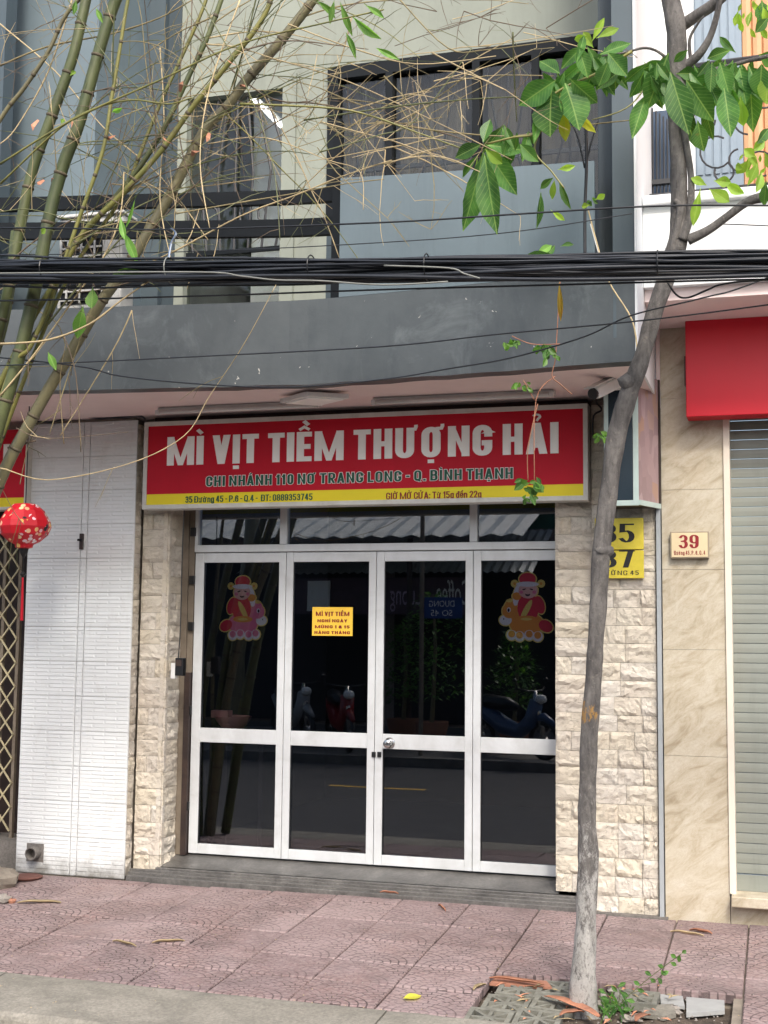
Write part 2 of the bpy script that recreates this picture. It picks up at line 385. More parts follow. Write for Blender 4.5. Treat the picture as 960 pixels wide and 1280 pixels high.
M['leaf'] = m_leaf('green_leaf', srgb(58, 100, 48), srgb(92, 138, 66), .38)
M['leaf_young'] = m_leaf('young_leaf', srgb(130, 170, 60), srgb(160, 190, 80), .45)
M['leaf_bamboo'] = m_leaf('bamboo_leaf', srgb(96, 146, 62), srgb(128, 172, 84), .4)
M['leaf_yellow'] = m_leaf('yellow_leaf', srgb(220, 205, 70), srgb(200, 210, 90), .3)
M['leaf_orange'] = m_leaf('orange_leaf', srgb(206, 140, 60), srgb(170, 150, 70), .3)
def m_glass(name, tint, ior=1.55, rough=0.0):
    s = N(name); t = s.n('ShaderNodeBsdfTransparent'); t.inputs[0].default_value = tint
    g = s.n('ShaderNodeBsdfGlossy'); g.inputs['Roughness'].default_value = rough; g.inputs[0].default_value = (1, 1, 1, 1)
    fr = s.n('ShaderNodeFresnel'); fr.inputs[0].default_value = ior
    geo = s.n('ShaderNodeBump'); geo.inputs['Strength'].default_value = .02; geo.inputs['Distance'].default_value = .02
    s.l(s.noise(1.2, 1, .4), geo.inputs['Height']); s.l(geo.outputs[0], g.inputs['Normal'])
    mx = s.n('ShaderNodeMixShader'); s.l(fr.outputs[0], mx.inputs[0]); s.l(t.outputs[0], mx.inputs[1]); s.l(g.outputs[0], mx.inputs[2])
    s.l(mx.outputs[0], s.out.inputs[0]); return s.m
M['glass'] = m_glass('tinted_glass', (.72, .75, .80, 1), 1.85)
M['glass_up'] = m_glass('window_glass', (.9, .92, .91, 1), 1.33)
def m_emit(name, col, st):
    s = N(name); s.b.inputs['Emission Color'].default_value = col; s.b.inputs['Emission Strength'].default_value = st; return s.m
M['added_glow'] = m_emit('added_streak_glow', (1, 1, 1, 1), 2.5)  # glow standing in for a reflected streak, no real lamp
def m_lantern():
    s = N('flowered_lantern_paper'); p = s.pos()
    v = s.n('ShaderNodeTexVoronoi'); v.inputs['Scale'].default_value = 26; s.l(p, v.inputs['Vector'])
    pick = s.math('LESS_THAN', v.outputs['Distance'], .42)
    sel = s.n('ShaderNodeSeparateColor'); s.l(v.outputs['Color'], sel.inputs[0])
    c2 = s.ramp(sel.outputs[0], [(0, srgb(250, 240, 240)), (.35, srgb(245, 190, 200)), (.6, srgb(240, 190, 70)), (.8, srgb(250, 245, 235)), (.93, srgb(40, 30, 40))])
    on = s.math('MULTIPLY', pick, s.math('GREATER_THAN', s.noise(7, 2, .5, p), .5))
    c = s.mix(on, srgb(206, 22, 40), c2); s.l(c, s.b.inputs['Base Color']); s.b.inputs['Roughness'].default_value = .5
    s.bump(s.noise(60), .1); return s.m
M['lantern'] = m_lantern()
def m_poster():
    s = N('faded_menu_print'); p = s.pos((1, 1, 1)); v = s.n('ShaderNodeTexVoronoi'); v.inputs['Scale'].default_value = 7; s.l(s.pos((1, 3, 1.3)), v.inputs['Vector'])
    sel = s.n('ShaderNodeSeparateColor'); s.l(v.outputs['Color'], sel.inputs[0])
    c = s.ramp(sel.outputs[0], [(0, srgb(190, 160, 165)), (.3, srgb(120, 98, 100)), (.55, srgb(176, 150, 156)), (.75, srgb(206, 186, 190)), (.92, srgb(200, 150, 70))])
    c = s.mix(.7, c, srgb(176, 150, 152)); s.l(c, s.b.inputs['Base Color']); s.b.inputs['Roughness'].default_value = .4; return s.m
M['poster'] = m_poster()

# ---------------------------------------------------------------- lettering
# a small stroke alphabet of our own (heavy condensed capitals, Vietnamese marks)
import unicodedata
def arc(cx, cy, rx, ry, a0, a1, n=9):
    return [(cx + rx * math.cos(R(a0 + (a1 - a0) * i / n)), cy + ry * math.sin(R(a0 + (a1 - a0) * i / n))) for i in range(n + 1)]
def rr(u0, v0, u1, v1, ru=.45, rv=.22):
    return (arc(u1 - ru, v1 - rv, ru, rv, 0, 90, 5) + arc(u0 + ru, v1 - rv, ru, rv, 90, 180, 5) +
            arc(u0 + ru, v0 + rv, ru, rv, 180, 270, 5) + arc(u1 - ru, v0 + rv, ru, rv, 270, 360, 5))
L_ = lambda *p: ('L', list(p))
D_ = lambda a, b: ('D', [a, b])
O_ = lambda p: ('O', p)
bowl = lambda v0, v1, u=1.0: [(0, v1)] + arc(u - .42, v1 - .16, .42, .16, 90, 0, 5) + arc(u - .42, v0 + .16, .42, .16, 0, -90, 5) + [(0, v0)]
GL = {   # glyph: (width, strokes[, y0, y1])
'I': (.2, [L_((.5, 0), (.5, 1))]), 'L': (.44, [L_((0, 1), (0, 0), (1, 0))]), 'T': (.5, [L_((.5, 0), (.5, 1)), L_((0, 1), (1, 1))]),
'H': (.54, [L_((0, 0), (0, 1)), L_((1, 0), (1, 1)), L_((0, .5), (1, .5))]),
'E': (.45, [L_((1, 1), (0, 1), (0, 0), (1, 0)), L_((0, .5), (.85, .5))]),
'M': (.86, [L_((0, 0), (0, 1)), L_((1, 0), (1, 1)), D_((.03, 1), (.5, 0)), D_((.97, 1), (.5, 0))]),
'N': (.6, [L_((0, 0), (0, 1)), L_((1, 0), (1, 1)), D_((.02, 1), (.98, 0))]),
'V': (.56, [D_((0, 1), (.5, 0)), D_((1, 1), (.5, 0))]), 'A': (.58, [D_((0, 0), (.5, 1)), D_((1, 0), (.5, 1)), L_((.3, .24), (.7, .24))]),
'Y': (.54, [D_((0, 1), (.5, .42)), D_((1, 1), (.5, .42)), L_((.5, 0), (.5, .42))]),
'U': (.54, [L_((0, 1), (0, .25), *arc(.45, .22, .45, .22, 180, 270, 5), *arc(.55, .22, .45, .22, 270, 360, 5), (1, 1))]),
'O': (.54, [O_(rr(0, 0, 1, 1))]), 'Q': (.54, [O_(rr(0, 0, 1, 1)), D_((.55, .2), (.98, -.06))]), '0': (.48, [O_(rr(0, 0, 1, 1))]),
'C': (.52, [L_((1, .66), (1, .78), *arc(.55, .78, .45, .22, 0, 90, 5), *arc(.45, .78, .45, .22, 90, 180, 5), *arc(.45, .22, .45, .22, 180, 270, 5), *arc(.55, .22, .45, .22, 270, 360, 5), (1, .34))]),
'G': (.54, [L_((1, .74), (1, .78), *arc(.55, .78, .45, .22, 0, 90, 5), *arc(.45, .78, .45, .22, 90, 180, 5), *arc(.45, .22, .45, .22, 180, 270, 5), *arc(.55, .22, .45, .22, 270, 360, 5), (1, .36)), L_((1, .40), (.78, .40))]),
'D': (.54, [L_(*bowl(0, 1)), L_((0, 0), (0, 1))]), 'P': (.52, [L_((0, 0), (0, 1)), L_(*bowl(.42, 1))]),
'R': (.54, [L_((0, 0), (0, 1)), L_(*bowl(.46, 1)), D_((.45, .46), (.98, 0))]), 'B': (.54, [L_((0, 0), (0, 1)), L_(*bowl(.53, 1, .94)), L_(*bowl(0, .53))]),
'1': (.3, [L_((.8, 0), (.8, 1)), L_((.8, .98), (.1, .82))]), '2': (.47, [L_(*arc(.5, .72, .5, .28, 165, -20, 9), (.05, .02), (1, 0))]),
'3': (.48, [L_(*arc(.5, .76, .46, .24, 160, -80, 9)), L_(*arc(.5, .28, .5, .28, 80, -160, 9)), L_((.35, .53), (.55, .53))]),
'4': (.5, [L_((.72, 0), (.72, 1)), D_((.02, .3), (.6, 1)), L_((0, .27), (1, .27))]),
'5': (.48, [L_((.95, 1), (.08, 1), (.05, .58), *arc(.48, .31, .52, .31, 110, -155, 9))]),
'6': (.48, [L_((.98, .76), *arc(.52, .74, .46, .26, 10, 180, 7), (0, .3)), O_(rr(0, 0, 1, .6, .45, .2))]),
'9': (.48, [L_((.02, .24), *arc(.48, .26, .5, .26, 190, 360, 7), (1, .7)), O_(rr(0, .4, 1, 1, .45, .2))]),
'7': (.46, [L_((0, 1), (1, 1)), D_((.9, .98), (.35, 0))]), '8': (.48, [O_(rr(.03, .53, .97, 1, .4, .18)), O_(rr(0, 0, 1, .53, .42, .2))]),
'-': (.26, [L_((0, .46), (1, .46))]), '.': (.17, [L_((.5, 0), (.5, .02))]), ',': (.17, [L_((.5, 0), (.4, -.12))]), ':': (.17, [L_((.5, .02), (.5, .04)), L_((.5, .62), (.5, .64))]), ' ': (.2, []),
'&': (.55, [O_(rr(.15, .52, .75, 1, .28, .18)), O_(rr(0, 0, .85, .52, .35, .2)), D_((.5, .5), (1, 0))]),
'n': (.44, [L_((0, 0), (0, 1)), L_((0, .8), *arc(.5, .72, .5, .28, 150, 0, 6), (1, 0))], 0, .74),
'u': (.44, [L_((0, 1), (0, .28), *arc(.5, .28, .5, .28, 180, 360, 8), (1, 1)), L_((1, 0), (1, 1))], 0, .74),
'o': (.44, [O_(rr(0, 0, 1, 1))], 0, .74), 'e': (.44, [L_((0, .48), (1, .48), (1, .72), *arc(.5, .72, .5, .28, 0, 180, 7), (0, .28), *arc(.5, .28, .5, .28, 180, 330, 7))], 0, .74),
'g': (.44, [O_(rr(0, .0, 1, 1)), L_((1, 1), (1, -.1), *arc(.5, -.1, .5, .24, 0, -160, 6))], 0, .74),
'd': (.44, [O_(rr(0, 0, 1, .7)), L_((1, 0), (1, 1))]), 't': (.3, [L_((.4, 1), (.4, 0), (.9, 0)), L_((0, .72), (1, .72))], 0, .95),
}
def ribbon(pts, hx, hy, closed, square=True):
    n = len(pts); P = [list(p) for p in pts]
    def nrm(a, b):
        dx, dy = b[0] - a[0], b[1] - a[1]; l = math.hypot(dx, dy) or 1e-9; return (-dy / l, dx / l)
    if not closed and square:
        for i, j in ((0, 1), (-1, -2)):
            dx, dy = P[i][0] - P[j][0], P[i][1] - P[j][1]; l = math.hypot(dx, dy) or 1e-9
            P[i] = [P[i][0] + dx / l * hx, P[i][1] + dy / l * hy]
    out = []
    for i in range(n):
        a = P[(i - 1) % n] if (closed or i > 0) else None; c = P[(i + 1) % n] if (closed or i < n - 1) else None
        n1 = nrm(a, P[i]) if a else None; n2 = nrm(P[i], c) if c else None
        if n1 and n2:
            sx, sy = n1[0] + n2[0], n1[1] + n2[1]; l = math.hypot(sx, sy) or 1e-9; sx /= l; sy /= l
            k = 1 / max(.55, sx * n1[0] + sy * n1[1])
        else: (sx, sy), k = (n1 or n2), 1
        out.append(((P[i][0] + sx * k * hx, P[i][1] + sy * k * hy), (P[i][0] - sx * k * hx, P[i][1] - sy * k * hy)))
    return out
def letters(body, x0, x1, zb, h, y, mt, parent, name='lettering', tx=.19, ty=.15, grow=0.0, gap=.09, thick=.003, wave=0, kind=None):
    """body between x0..x1, capitals h high standing on zb; each word one mesh"""
    nfd = [unicodedata.normalize('NFD', ch) for ch in body]
    tot = 0; place = []
    for g in nfd:
        base = g[0]; bar = base in '\u0110\u0111'
        if bar: base = 'D' if base == '\u0110' else 'd'
        gl = GL[base]; w = gl[0] + (.12 if '\u031b' in g else 0)
        place.append((tot, base, gl, g[1:], bar)); tot += w + (gap if base != ' ' else 0)
    tot -= gap; k = (x1 - x0) / tot
    words = [[]]
    for p in place:
        if p[1] == ' ': words.append([])
        else: words[-1].append(p)
    res = []
    for wd in words:
        if not wd: continue
        mb = MB(); cnt = 0
        def emit(pairs, closed):
            nonlocal cnt
            cnt += 1; yy = y - .00012 * (cnt % 9); n = len(pairs)
            vs = []
            for (a, b) in pairs:
                for q in (a, b):
                    vs.append((q[0], yy, q[1]))
            vs += [(vx, y + thick, vz) for vx, _, vz in vs]; m2 = 2 * n; fs = []
            rng = range(n if closed else n - 1)
            for i in rng:
                j = (i + 1) % n
                fs += [(2 * i, 2 * i + 1, 2 * j + 1, 2 * j), (2 * i, 2 * j, 2 * j + m2, 2 * i + m2), (2 * i + 1, 2 * i + 1 + m2, 2 * j + 1 + m2, 2 * j + 1)]
            if not closed: fs += [(0, m2, m2 + 1, 1), (2 * n - 2, 2 * n - 1, m2 + 2 * n - 1, m2 + 2 * n - 2)]
            mb.add(vs, fs)
        for ox, base, gl, marks, bar in wd:
            w = gl[0]; y0, y1 = (gl[2], gl[3]) if len(gl) > 2 else (0, 1)
            W = w; hx, hy = tx / 2, ty / 2
            cx0, cx1, cy0, cy1 = hx, W - hx, y0 + hy, y1 - hy
            if cx1 < cx0: cx0 = cx1 = W / 2
            X = lambda u: x0 + (ox + u) * k
            Z = lambda v: zb + v * h
            for typ, pts in gl[1]:
                if typ == 'D':
                    (u0, v0), (u1, v1) = pts
                    ax, bx = cx0 + (cx1 - cx0) * u0, cx0 + (cx1 - cx0) * u1; ay, by = y0 + (y1 - y0) * v0, y0 + (y1 - y0) * v1
                    g2 = grow / k; g3 = grow / h; hh = hx * ({'M': .72, 'N': .6}.get(base, .98)) + g2
                    if ay > by: ay += g3; by -= g3
                    else: ay -= g3; by += g3
                    emit([((X(ax - hh), Z(ay)), (X(ax + hh), Z(ay))), ((X(bx - hh), Z(by)), (X(bx + hh), Z(by)))], False)
                else:
                    P = [(cx0 + (cx1 - cx0) * u, cy0 + (cy1 - cy0) * v) for u, v in pts]
                    rb = ribbon(P, hx + grow / k, hy + grow / h, typ == 'O')
                    emit([((X(a[0]), Z(a[1])), (X(b[0]), Z(b[1]))) for a, b in rb], typ == 'O')
            top = y1; mid = W / 2; gx, gy = grow / k, grow / h
            if bar: emit([((X(-.06 - gx), Z(.56 + gy)), (X(-.06 - gx), Z(.46 - gy))), ((X(.26 + gx), Z(.56 + gy)), (X(.26 + gx), Z(.46 - gy)))] if base == 'D' else
                         [((X(.2 - gx), Z(.9 + gy)), (X(.2 - gx), Z(.82 - gy))), ((X(.54 + gx), Z(.9 + gy)), (X(.54 + gx), Z(.82 - gy)))], False)
            up = .05
            if '\u0302' in marks:
                rb = ribbon([(mid - .15, top + .07), (mid, top + .17), (mid + .15, top + .07)], .045 + gx, .045 + gy, False, False)
                emit([((X(a[0]), Z(a[1])), (X(b[0]), Z(b[1]))) for a, b in rb], False); up = .2
            for mk in marks:
                if mk in '\u0300\u0301':
                    sg = -1 if mk == '\u0300' else 1; o2 = mid + (.07 if up > .1 else 0)
                    rb = ribbon([(o2 - sg * .05, top + up + .03), (o2 + sg * .09, top + up + .17)], .07 + gx, .05 + gy, False, False)
                    if sg < 0: rb = [((a[0], a[1]), (b[0], b[1])) for a, b in rb]
                    emit([((X(a[0]), Z(a[1])), (X(b[0]), Z(b[1]))) for a, b in rb], False)
                if mk == '\u0309':
                    rb = ribbon([(mid - .09, top + up + .17)] + arc(mid, top + up + .15, .09, .07, 120, -60, 6) + [(mid, top + up + .01)], .035 + gx, .03 + gy, False, False)
                    emit([((X(a[0]), Z(a[1])), (X(b[0]), Z(b[1]))) for a, b in rb], False)
                if mk == '\u0323': emit([((X(mid - .09 - gx), Z(-.07 + gy)), (X(mid - .09 - gx), Z(-.19 - gy))), ((X(mid + .09 + gx), Z(-.07 + gy)), (X(mid + .09 + gx), Z(-.19 - gy)))], False)
                if mk == '\u031b':
                    rb = ribbon([(W - hx * 1.3, top - .06), (W + .02, top - .05), (W + .05, top + .03), (W + .045, top + .09)], .05 + gx, .05 + gy, False, False)
                    emit([((X(a[0]), Z(a[1])), (X(b[0]), Z(b[1]))) for a, b in rb], False)
        o = mb.build(name, mt, parent)
        res.append(o)
    return res
def print_text(name, body, height, x0, x1, zb, y, mt, parent, mirror_y=False):
    """a line in Blender's own typeface, turned into a mesh"""
    cu = bpy.data.curves.new(name, 'FONT'); cu.body = body; cu.size = 1; cu.resolution_u = 3
    o = bpy.data.objects.new(name, cu); C.objects.link(o); bpy.context.view_layer.update()
    me = bpy.data.meshes.new_from_object(o.evaluated_get(bpy.context.evaluated_depsgraph_get()))
    bpy.data.objects.remove(o); bpy.data.curves.remove(cu)
    xs = [v.co.x for v in me.vertices]; ax, bx = min(xs), max(xs); k = (x1 - x0) / (bx - ax); hz = height / max(v.co.y for v in me.vertices)
    mb = MB(); mb.add([(x0 + (v.co.x - ax) * k, y, zb + v.co.y * hz) for v in me.vertices], [tuple(p.vertices) for p in me.polygons])
    bpy.data.meshes.remove(me); return mb.build(name, mt, parent)

# ---------------------------------------------------------------- ground
TILT = math.atan(GS)
road = MB(); road.add([(-60, -60, -.42), (60, -60, -.42), (60, -2.86, -.40), (-60, -2.86, -.40)], [(0, 1, 2, 3)])
tag(road.build('road', M['asphalt']), kind='structure')
base = MB(); base.plan([(-60, -2.9), (60, -2.9), (60, 12), (-60, 12)], -1.2, -.8)
tag(base.build('ground', M['soil']), kind='structure')
PIT = (1.14, 2.29, -2.305, -1.63)
pave = MB()
def slope_sheet(mb, x0, x1, y0, y1, top):
    mb.add([(x0, y0, gz(y0) + top), (x1, y0, gz(y0) + top), (x1, y1, gz(y1) + top), (x0, y1, gz(y1) + top),
            (x0, y0, -.7), (x1, y0, -.7), (x1, y1, -.7), (x0, y1, -.7)], [(0, 1, 2, 3), (0, 4, 5, 1), (1, 5, 6, 2), (2, 6, 7, 3), (3, 7, 4, 0)])
for x0, x1, y0, y1 in ((-9, PIT[0] - .02, -2.31, -.2), (PIT[1] + .02, 9, -2.31, -.2), (PIT[0] - .02, PIT[1] + .02, PIT[3] + .02, -.2)):
    slope_sheet(pave, x0, x1, y0, y1, -.022)
pavement = tag(pave.build('pavement', M['mortar']), kind='structure')
um = MB()
e = .012
um.add([(-.5, -.5, -.045), (.5, -.5, -.045), (.5, .5, -.045), (-.5, .5, -.045), (-.5, -.5, -.006), (.5, -.5, -.006), (.5, .5, -.006), (-.5, .5, -.006),
        (-.5 + e, -.5 + e, 0), (.5 - e, -.5 + e, 0), (.5 - e, .5 - e, 0), (-.5 + e, .5 - e, 0)],
       [(0, 1, 5, 4), (1, 2, 6, 5), (2, 3, 7, 6), (3, 0, 4, 7), (4, 5, 9, 8), (5, 6, 10, 9), (6, 7, 11, 10), (7, 4, 8, 11), (8, 9, 10, 11)])
PAVER = um.mesh('paver', M['paver'])
def paver(x0, x1, y0, y1):
    gp = .007
    o = link('paver', PAVER, pavement, ((x0 + x1) / 2, (y0 + y1) / 2, gz((y0 + y1) / 2) + jit(.004)),
             (TILT + jit(.004), jit(.004), 0), (x1 - x0 - gp, (y1 - y0 - gp), 1))
rows = [-2.305, -1.97, -1.63, -1.245, -.86, -.475, -.345]
rows2 = [-2.305, -1.97, -1.63, -1.37, -.995, -.60, -.345]
cols = [.28 + .43 * k for k in range(-11, 3)] + [1.14 + .405 * k for k in range(1, 10)]
cols[13] = 1.14
for i in range(len(cols) - 1):
    rw = rows if cols[i] < 1.1 else rows2
    for j in range(6):
        x0, x1, y0, y1 = cols[i], cols[i + 1], rw[j], rw[j + 1]
        if x0 < -1.0 and j > 4: y1 = min(y1, -.385)
        if x0 > PIT[0] - .02 and x1 < PIT[1] + .12 and y1 < PIT[3] + .01: continue
        paver(x0, x1, y0, y1)
paver(PIT[1] + .01, cols[[i for i, c in enumerate(cols) if c > PIT[1]][0] + 0] + .0, -2.305, -1.97) if False else None
kerb = MB(); slope_sheet(kerb, -9, 9, -2.83, -2.315, -.02)
kerb = tag(kerb.build('kerb', M['mortar']), kind='structure')
kx = [-1.25 + 2.03 * k for k in range(-4, 5)]
for a, b in zip(kx, kx[1:]):
    mb = MB(); nseg = 12
    yf, yb = -2.86, -2.312
    for i in range(nseg):      # slightly broken inner edge
        pass
    top = []; n2 = 14
    xs = [a + .004 + (b - a - .008) * i / n2 for i in range(n2 + 1)]
    prof = [(yb, -.3), (yb, -.004), (yb - .03, .002), (yf + .03, .0), (yf + .008, -.012), (yf, -.03), (yf, -.25)]
    vs = []
    for x in xs:
        for y, dz in prof: vs.append((x, y + jit(.004) * (1 if dz > -.2 else 0), gz(y) + dz + jit(.002)))
    k = len(prof)
    fs = [(i * k + j, i * k + j + 1, (i + 1) * k + j + 1, (i + 1) * k + j) for i in range(n2) for j in range(k - 1)]
    fs += [tuple(range(k)), tuple(range(n2 * k + k - 1, n2 * k - 1, -1))]
    mb.add(vs, fs); mb.build('kerb_stone', M['kerb'], kerb)
# planting pit in the pavement
pit = MB(); n = 14
vs = [(PIT[0] - .02 + (PIT[1] - PIT[0] + .04) * i / n, PIT[2] - .005 + (PIT[3] - PIT[2] + .03) * j / n, gz(-1.97) - .055 + jit(.012)) for i in range(n + 1) for j in range(n + 1)]
pit.add(vs, [(i * (n + 1) + j, (i + 1) * (n + 1) + j, (i + 1) * (n + 1) + j + 1, i * (n + 1) + j + 1) for i in range(n) for j in range(n)])
tag(pit.build('tree_pit_soil', M['soil']), kind='structure')

# ---------------------------------------------------------------- our shophouse
house = thing('shophouse', 'narrow shophouse with white folding glass doors, split stone piers and grey canopy', 'building', (0, .2, -.13))
def stone_variant():
    mb = MB(); nx, nz = 9, 5; vs = []
    ph, fr, sl_ = random.uniform(0, 6.28), random.uniform(3, 7), jit(2.2); tilt = jit(.008); step_ = random.uniform(.3, .75); sa = random.uniform(.002, .008)
    for i in range(nx + 1):
        for j in range(nz + 1):
            u, v = i / nx, j / nz; ed = min(u, 1 - u) * 9 < .5, min(v, 1 - v) * 5 < .5
            crest = step_ + .13 * math.sin(fr * u + ph)
            d = .017 + tilt * (u - .5) * 2 + (sa if v > crest else -sa * .6) + .003 * math.sin(fr * 1.7 * u + sl_ * v * 3 + ph) + jit(.0022)
            if ed[0] or ed[1]: d = .012 + jit(.0025)
            vs.append((u - .5 + (0 if ed[0] else jit(.03)), -d, v - .5 + (0 if ed[1] else jit(.06))))
    fs = [(i * (nz + 1) + j, (i + 1) * (nz + 1) + j, (i + 1) * (nz + 1) + j + 1, i * (nz + 1) + j + 1) for i in range(nx) for j in range(nz)]
    mb.add(vs, fs)
    mb.add([(-.5, -.011, -.5), (.5, -.011, -.5), (.5, -.011, .5), (-.5, -.011, .5), (-.5, .02, -.5), (.5, .02, -.5), (.5, .02, .5), (-.5, .02, .5)],
           [(0, 4, 5, 1), (1, 5, 6, 2), (2, 6, 7, 3), (3, 7, 4, 0)])
    return mb.mesh('stone', M['stone'])
STONES = [stone_variant() for _ in range(22)]
RH = .109
def stone_face(origin, along, width, z0, z1, splits, parent, rot=0):
    """rows of split stones; origin (x,y) of the left end, along unit vector"""
    z = z0; r = 0
    while z < z1 - .02:
        h = min(RH * random.choice((.9, 1, 1, 1, 1.06)), z1 - z); cut = splits(r)
        xs = [0] + cut + [width]
        for a, b in zip(xs, xs[1:]):
            c = (a + b) / 2
            link('stone', random.choice(STONES), parent, (origin[0] + along[0] * c, origin[1] + along[1] * c, z + h / 2), (0, 0, rot),
                 (b - a - .0022, random.uniform(.85, 1.15), (h - .0022) * random.choice((1, -1))))
        z += h; r += 1
pr_ = MB()
pr_.box((-1.645, -.245, -.12), (-1.462, .12, 2.985)); pr_.build('pier_core', M['mortar'], house)
stone_face((-1.64, -.245), (1, 0), .208, -.085, 2.95, lambda r: [] if r % 3 else [random.choice((.08, .12))], house)
stone_face((-1.457, -.268), (0, 1), .235, -.085, 2.95, lambda r: [] if r % 2 else [random.choice((.06, .15))], house, R(90))
MB().box((1.235, -.235, -.03), (1.455, .12, 2.985)).build('pier_core', M['mortar'], house)
stone_face((1.222, -.238), (1, 0), .235, -.03, 2.95, lambda r: [] if r % 4 else [.1], house)
MB().box((1.46, -.295, -.14), (1.848, .12, 2.985)).build('pier_core', M['mortar'], house)
def sp(r): return random.choice(([.13, .29], [.1, .25], [.17], [.2], [.15, .3], [.09, .2]))
stone_face((1.459, -.298), (1, 0), .385, -.135, 2.95, sp, house)
# tile column: white wall tiles with raised strips
TX0, TX1, TY = -2.475, -1.645, -.37
MB().box((TX0 + .012, TY + .012, -.16), (TX1 - .03, .12, 2.985)).build('column_core', M['mortar'], house)
stone_face((TX1 - .027, TY + .012), (0, 1), .11, -.11, 2.95, lambda r: [], house, R(90))
def wall_tile(wd, ht):
    mb = MB(); mb.box((-.5, 0, -.5), (.5, .012, .5)); mb2 = MB()
    nr = 9
    for r in range(nr):
        z0 = -.5 + (r + .12) / nr; z1 = -.5 + (r + .88) / nr; nb = max(1, round(wd / .17)); x = -.5 + (.5 / nb if r % 2 else 0) * 1.0 - (1 / nb if r % 2 else 0)
        while x < .49:
            a = max(x + .004 / wd, -.495); b = min(x + 1 / nb - .004 / wd, .495)
            if b - a > .03:
                zo = .3 / nr * .25; rl = random.uniform(.0012, .0042)
                mb.add([(a, 0, z0), (b, 0, z0), (b, 0, z1), (a, 0, z1), (a + .02, -rl, z0 + zo), (b - .02, -rl, z0 + zo), (b - .02, -rl * .3, z1), (a + .02, -rl * .3, z1)],
                       [(4, 5, 6, 7), (0, 1, 5, 4), (1, 2, 6, 5), (2, 3, 7, 6), (3, 0, 4, 7)])
            x += 1 / nb
    return mb.mesh('wall_tile', M['tile'])
tile_z = [-.125, .13]
while tile_z[-1] < 2.9: tile_z.append(tile_z[-1] + .236)
tile_z[-1] = 2.97
for a, b in ((TX0, -2.058), (-2.055, -2.008), (-2.005, TX1)):
    me = wall_tile(b - a, .236)
    for z0, z1 in zip(tile_z, tile_z[1:]):
        link('wall_tile', me, house, ((a + b) / 2, TY, (z0 + z1) / 2), None, (b - a - .002, 1, z1 - z0 - .0025))
# stones left of the tile column, beside the lattice gate
MB().box((-2.56, -.2, -.1), (-2.45, .12, 2.985)).build('pier_core', M['mortar'], house)
stone_face((-2.565, -.205), (1, 0), .1, .0, 2.95, lambda r: [], house)
# threshold and steps
st = MB()
st.plan([(-1.46, -.262), (1.46, -.262), (1.46, .1), (-1.46, .1)], -.2, -.07)
st.add([(-1.45, .0, .0), (1.24, .0, .0), (1.24, -.262, -.045), (-1.45, -.262, -.045)], [(3, 2, 1, 0)])
st.add([(-1.45, .0, .0), (1.24, .0, .0), (1.24, .1, .0), (-1.45, .1, .0)], [(0, 1, 2, 3)])
st.build('threshold', M['granite'], house)
for k, (ya, yb, zt) in enumerate(((-.262, -.290, -.048), (-.290, -.312, -.062), (-.312, -.335, -.078), (-.335, -.36, -.098))):
    MB().box((-1.64 if k > 0 else -1.46, yb, -.2), (1.45, ya + .004, zt)).build('step_nosing', M['granite'], house, bevel=.004)
MB().box((-1.62, -.40, -.2), (3.2, -.345, -.122)).build('cement_strip', M['cement'], house) if False else None
MB().box((1.455, -.365, -.2), (1.9, -.30, -.118)).build('cement_strip', M['cement'], house)
# doors: aluminium frame, four leaves, transom
DX = [-1.352, -.668, -.02, .645, 1.24]
ZT, ZB = 2.115, 0.0
hd = MB(); hd.box((DX[0], -.035, 2.075), (1.24, .045, 2.125)); hd.build('door_header', M['alu'], house, bevel=.004)
def leaf(i, x0, x1, sl, srr):
    mb = MB(); fr = -.02; bk = .02
    o = MB().box((x0 + .002, fr, .012), (x0 + sl, bk, 2.07)).build('door_leaf', M['alu'], house, bevel=.003)
    def part(nm, a, b):
        return MB().box(a, b).build(nm, M['alu'], o, bevel=.003)
    part('stile', (x1 - srr, fr, .012), (x1 - .002, bk, 2.07))
    part('top_rail', (x0 + sl, fr + .003, 2.004), (x1 - srr, bk - .003, 2.07))
    part('middle_rail', (x0 + sl, fr + .003, .765), (x1 - srr, bk - .003, .862))
    part('bottom_rail', (x0 + sl, fr + .003, .012), (x1 - srr, bk - .003, .078))
    for z0, z1 in ((.07, .77), (.857, 2.01)):
        MB().box((x0 + sl - .006, -.003, z0), (x1 - srr + .006, .003, z1)).build('glass_pane', M['glass'], o)
        g = MB()
        g.box((x0 + sl, -.010, z0 + .01), (x0 + sl + .006, -.004, z1 - .01))
        g.build('rubber_gasket', M['black_plastic'], o)
    return o
leaves = [leaf(0, DX[0], DX[1], .068, .052), leaf(1, DX[1], DX[2], .052, .052), leaf(2, DX[2], DX[3], .056, .052), leaf(3, DX[3], DX[4], .052, .045)]
tr = MB().box((DX[0], -.03, 2.122), (DX[0] + .022, .03, 2.99)).build('transom', M['alu'], house)
for x in (-.69, .647): MB().box((x - .026, -.03, 2.127), (x + .026, .03, 2.60)).build('mullion', M['alu'], tr, bevel=.003)
for a, b in ((DX[0] + .02, -.716), (-.664, .621), (.673, 1.24)): MB().box((a, -.003, 2.12), (b, .003, 2.6)).build('glass_pane', M['glass'], tr)
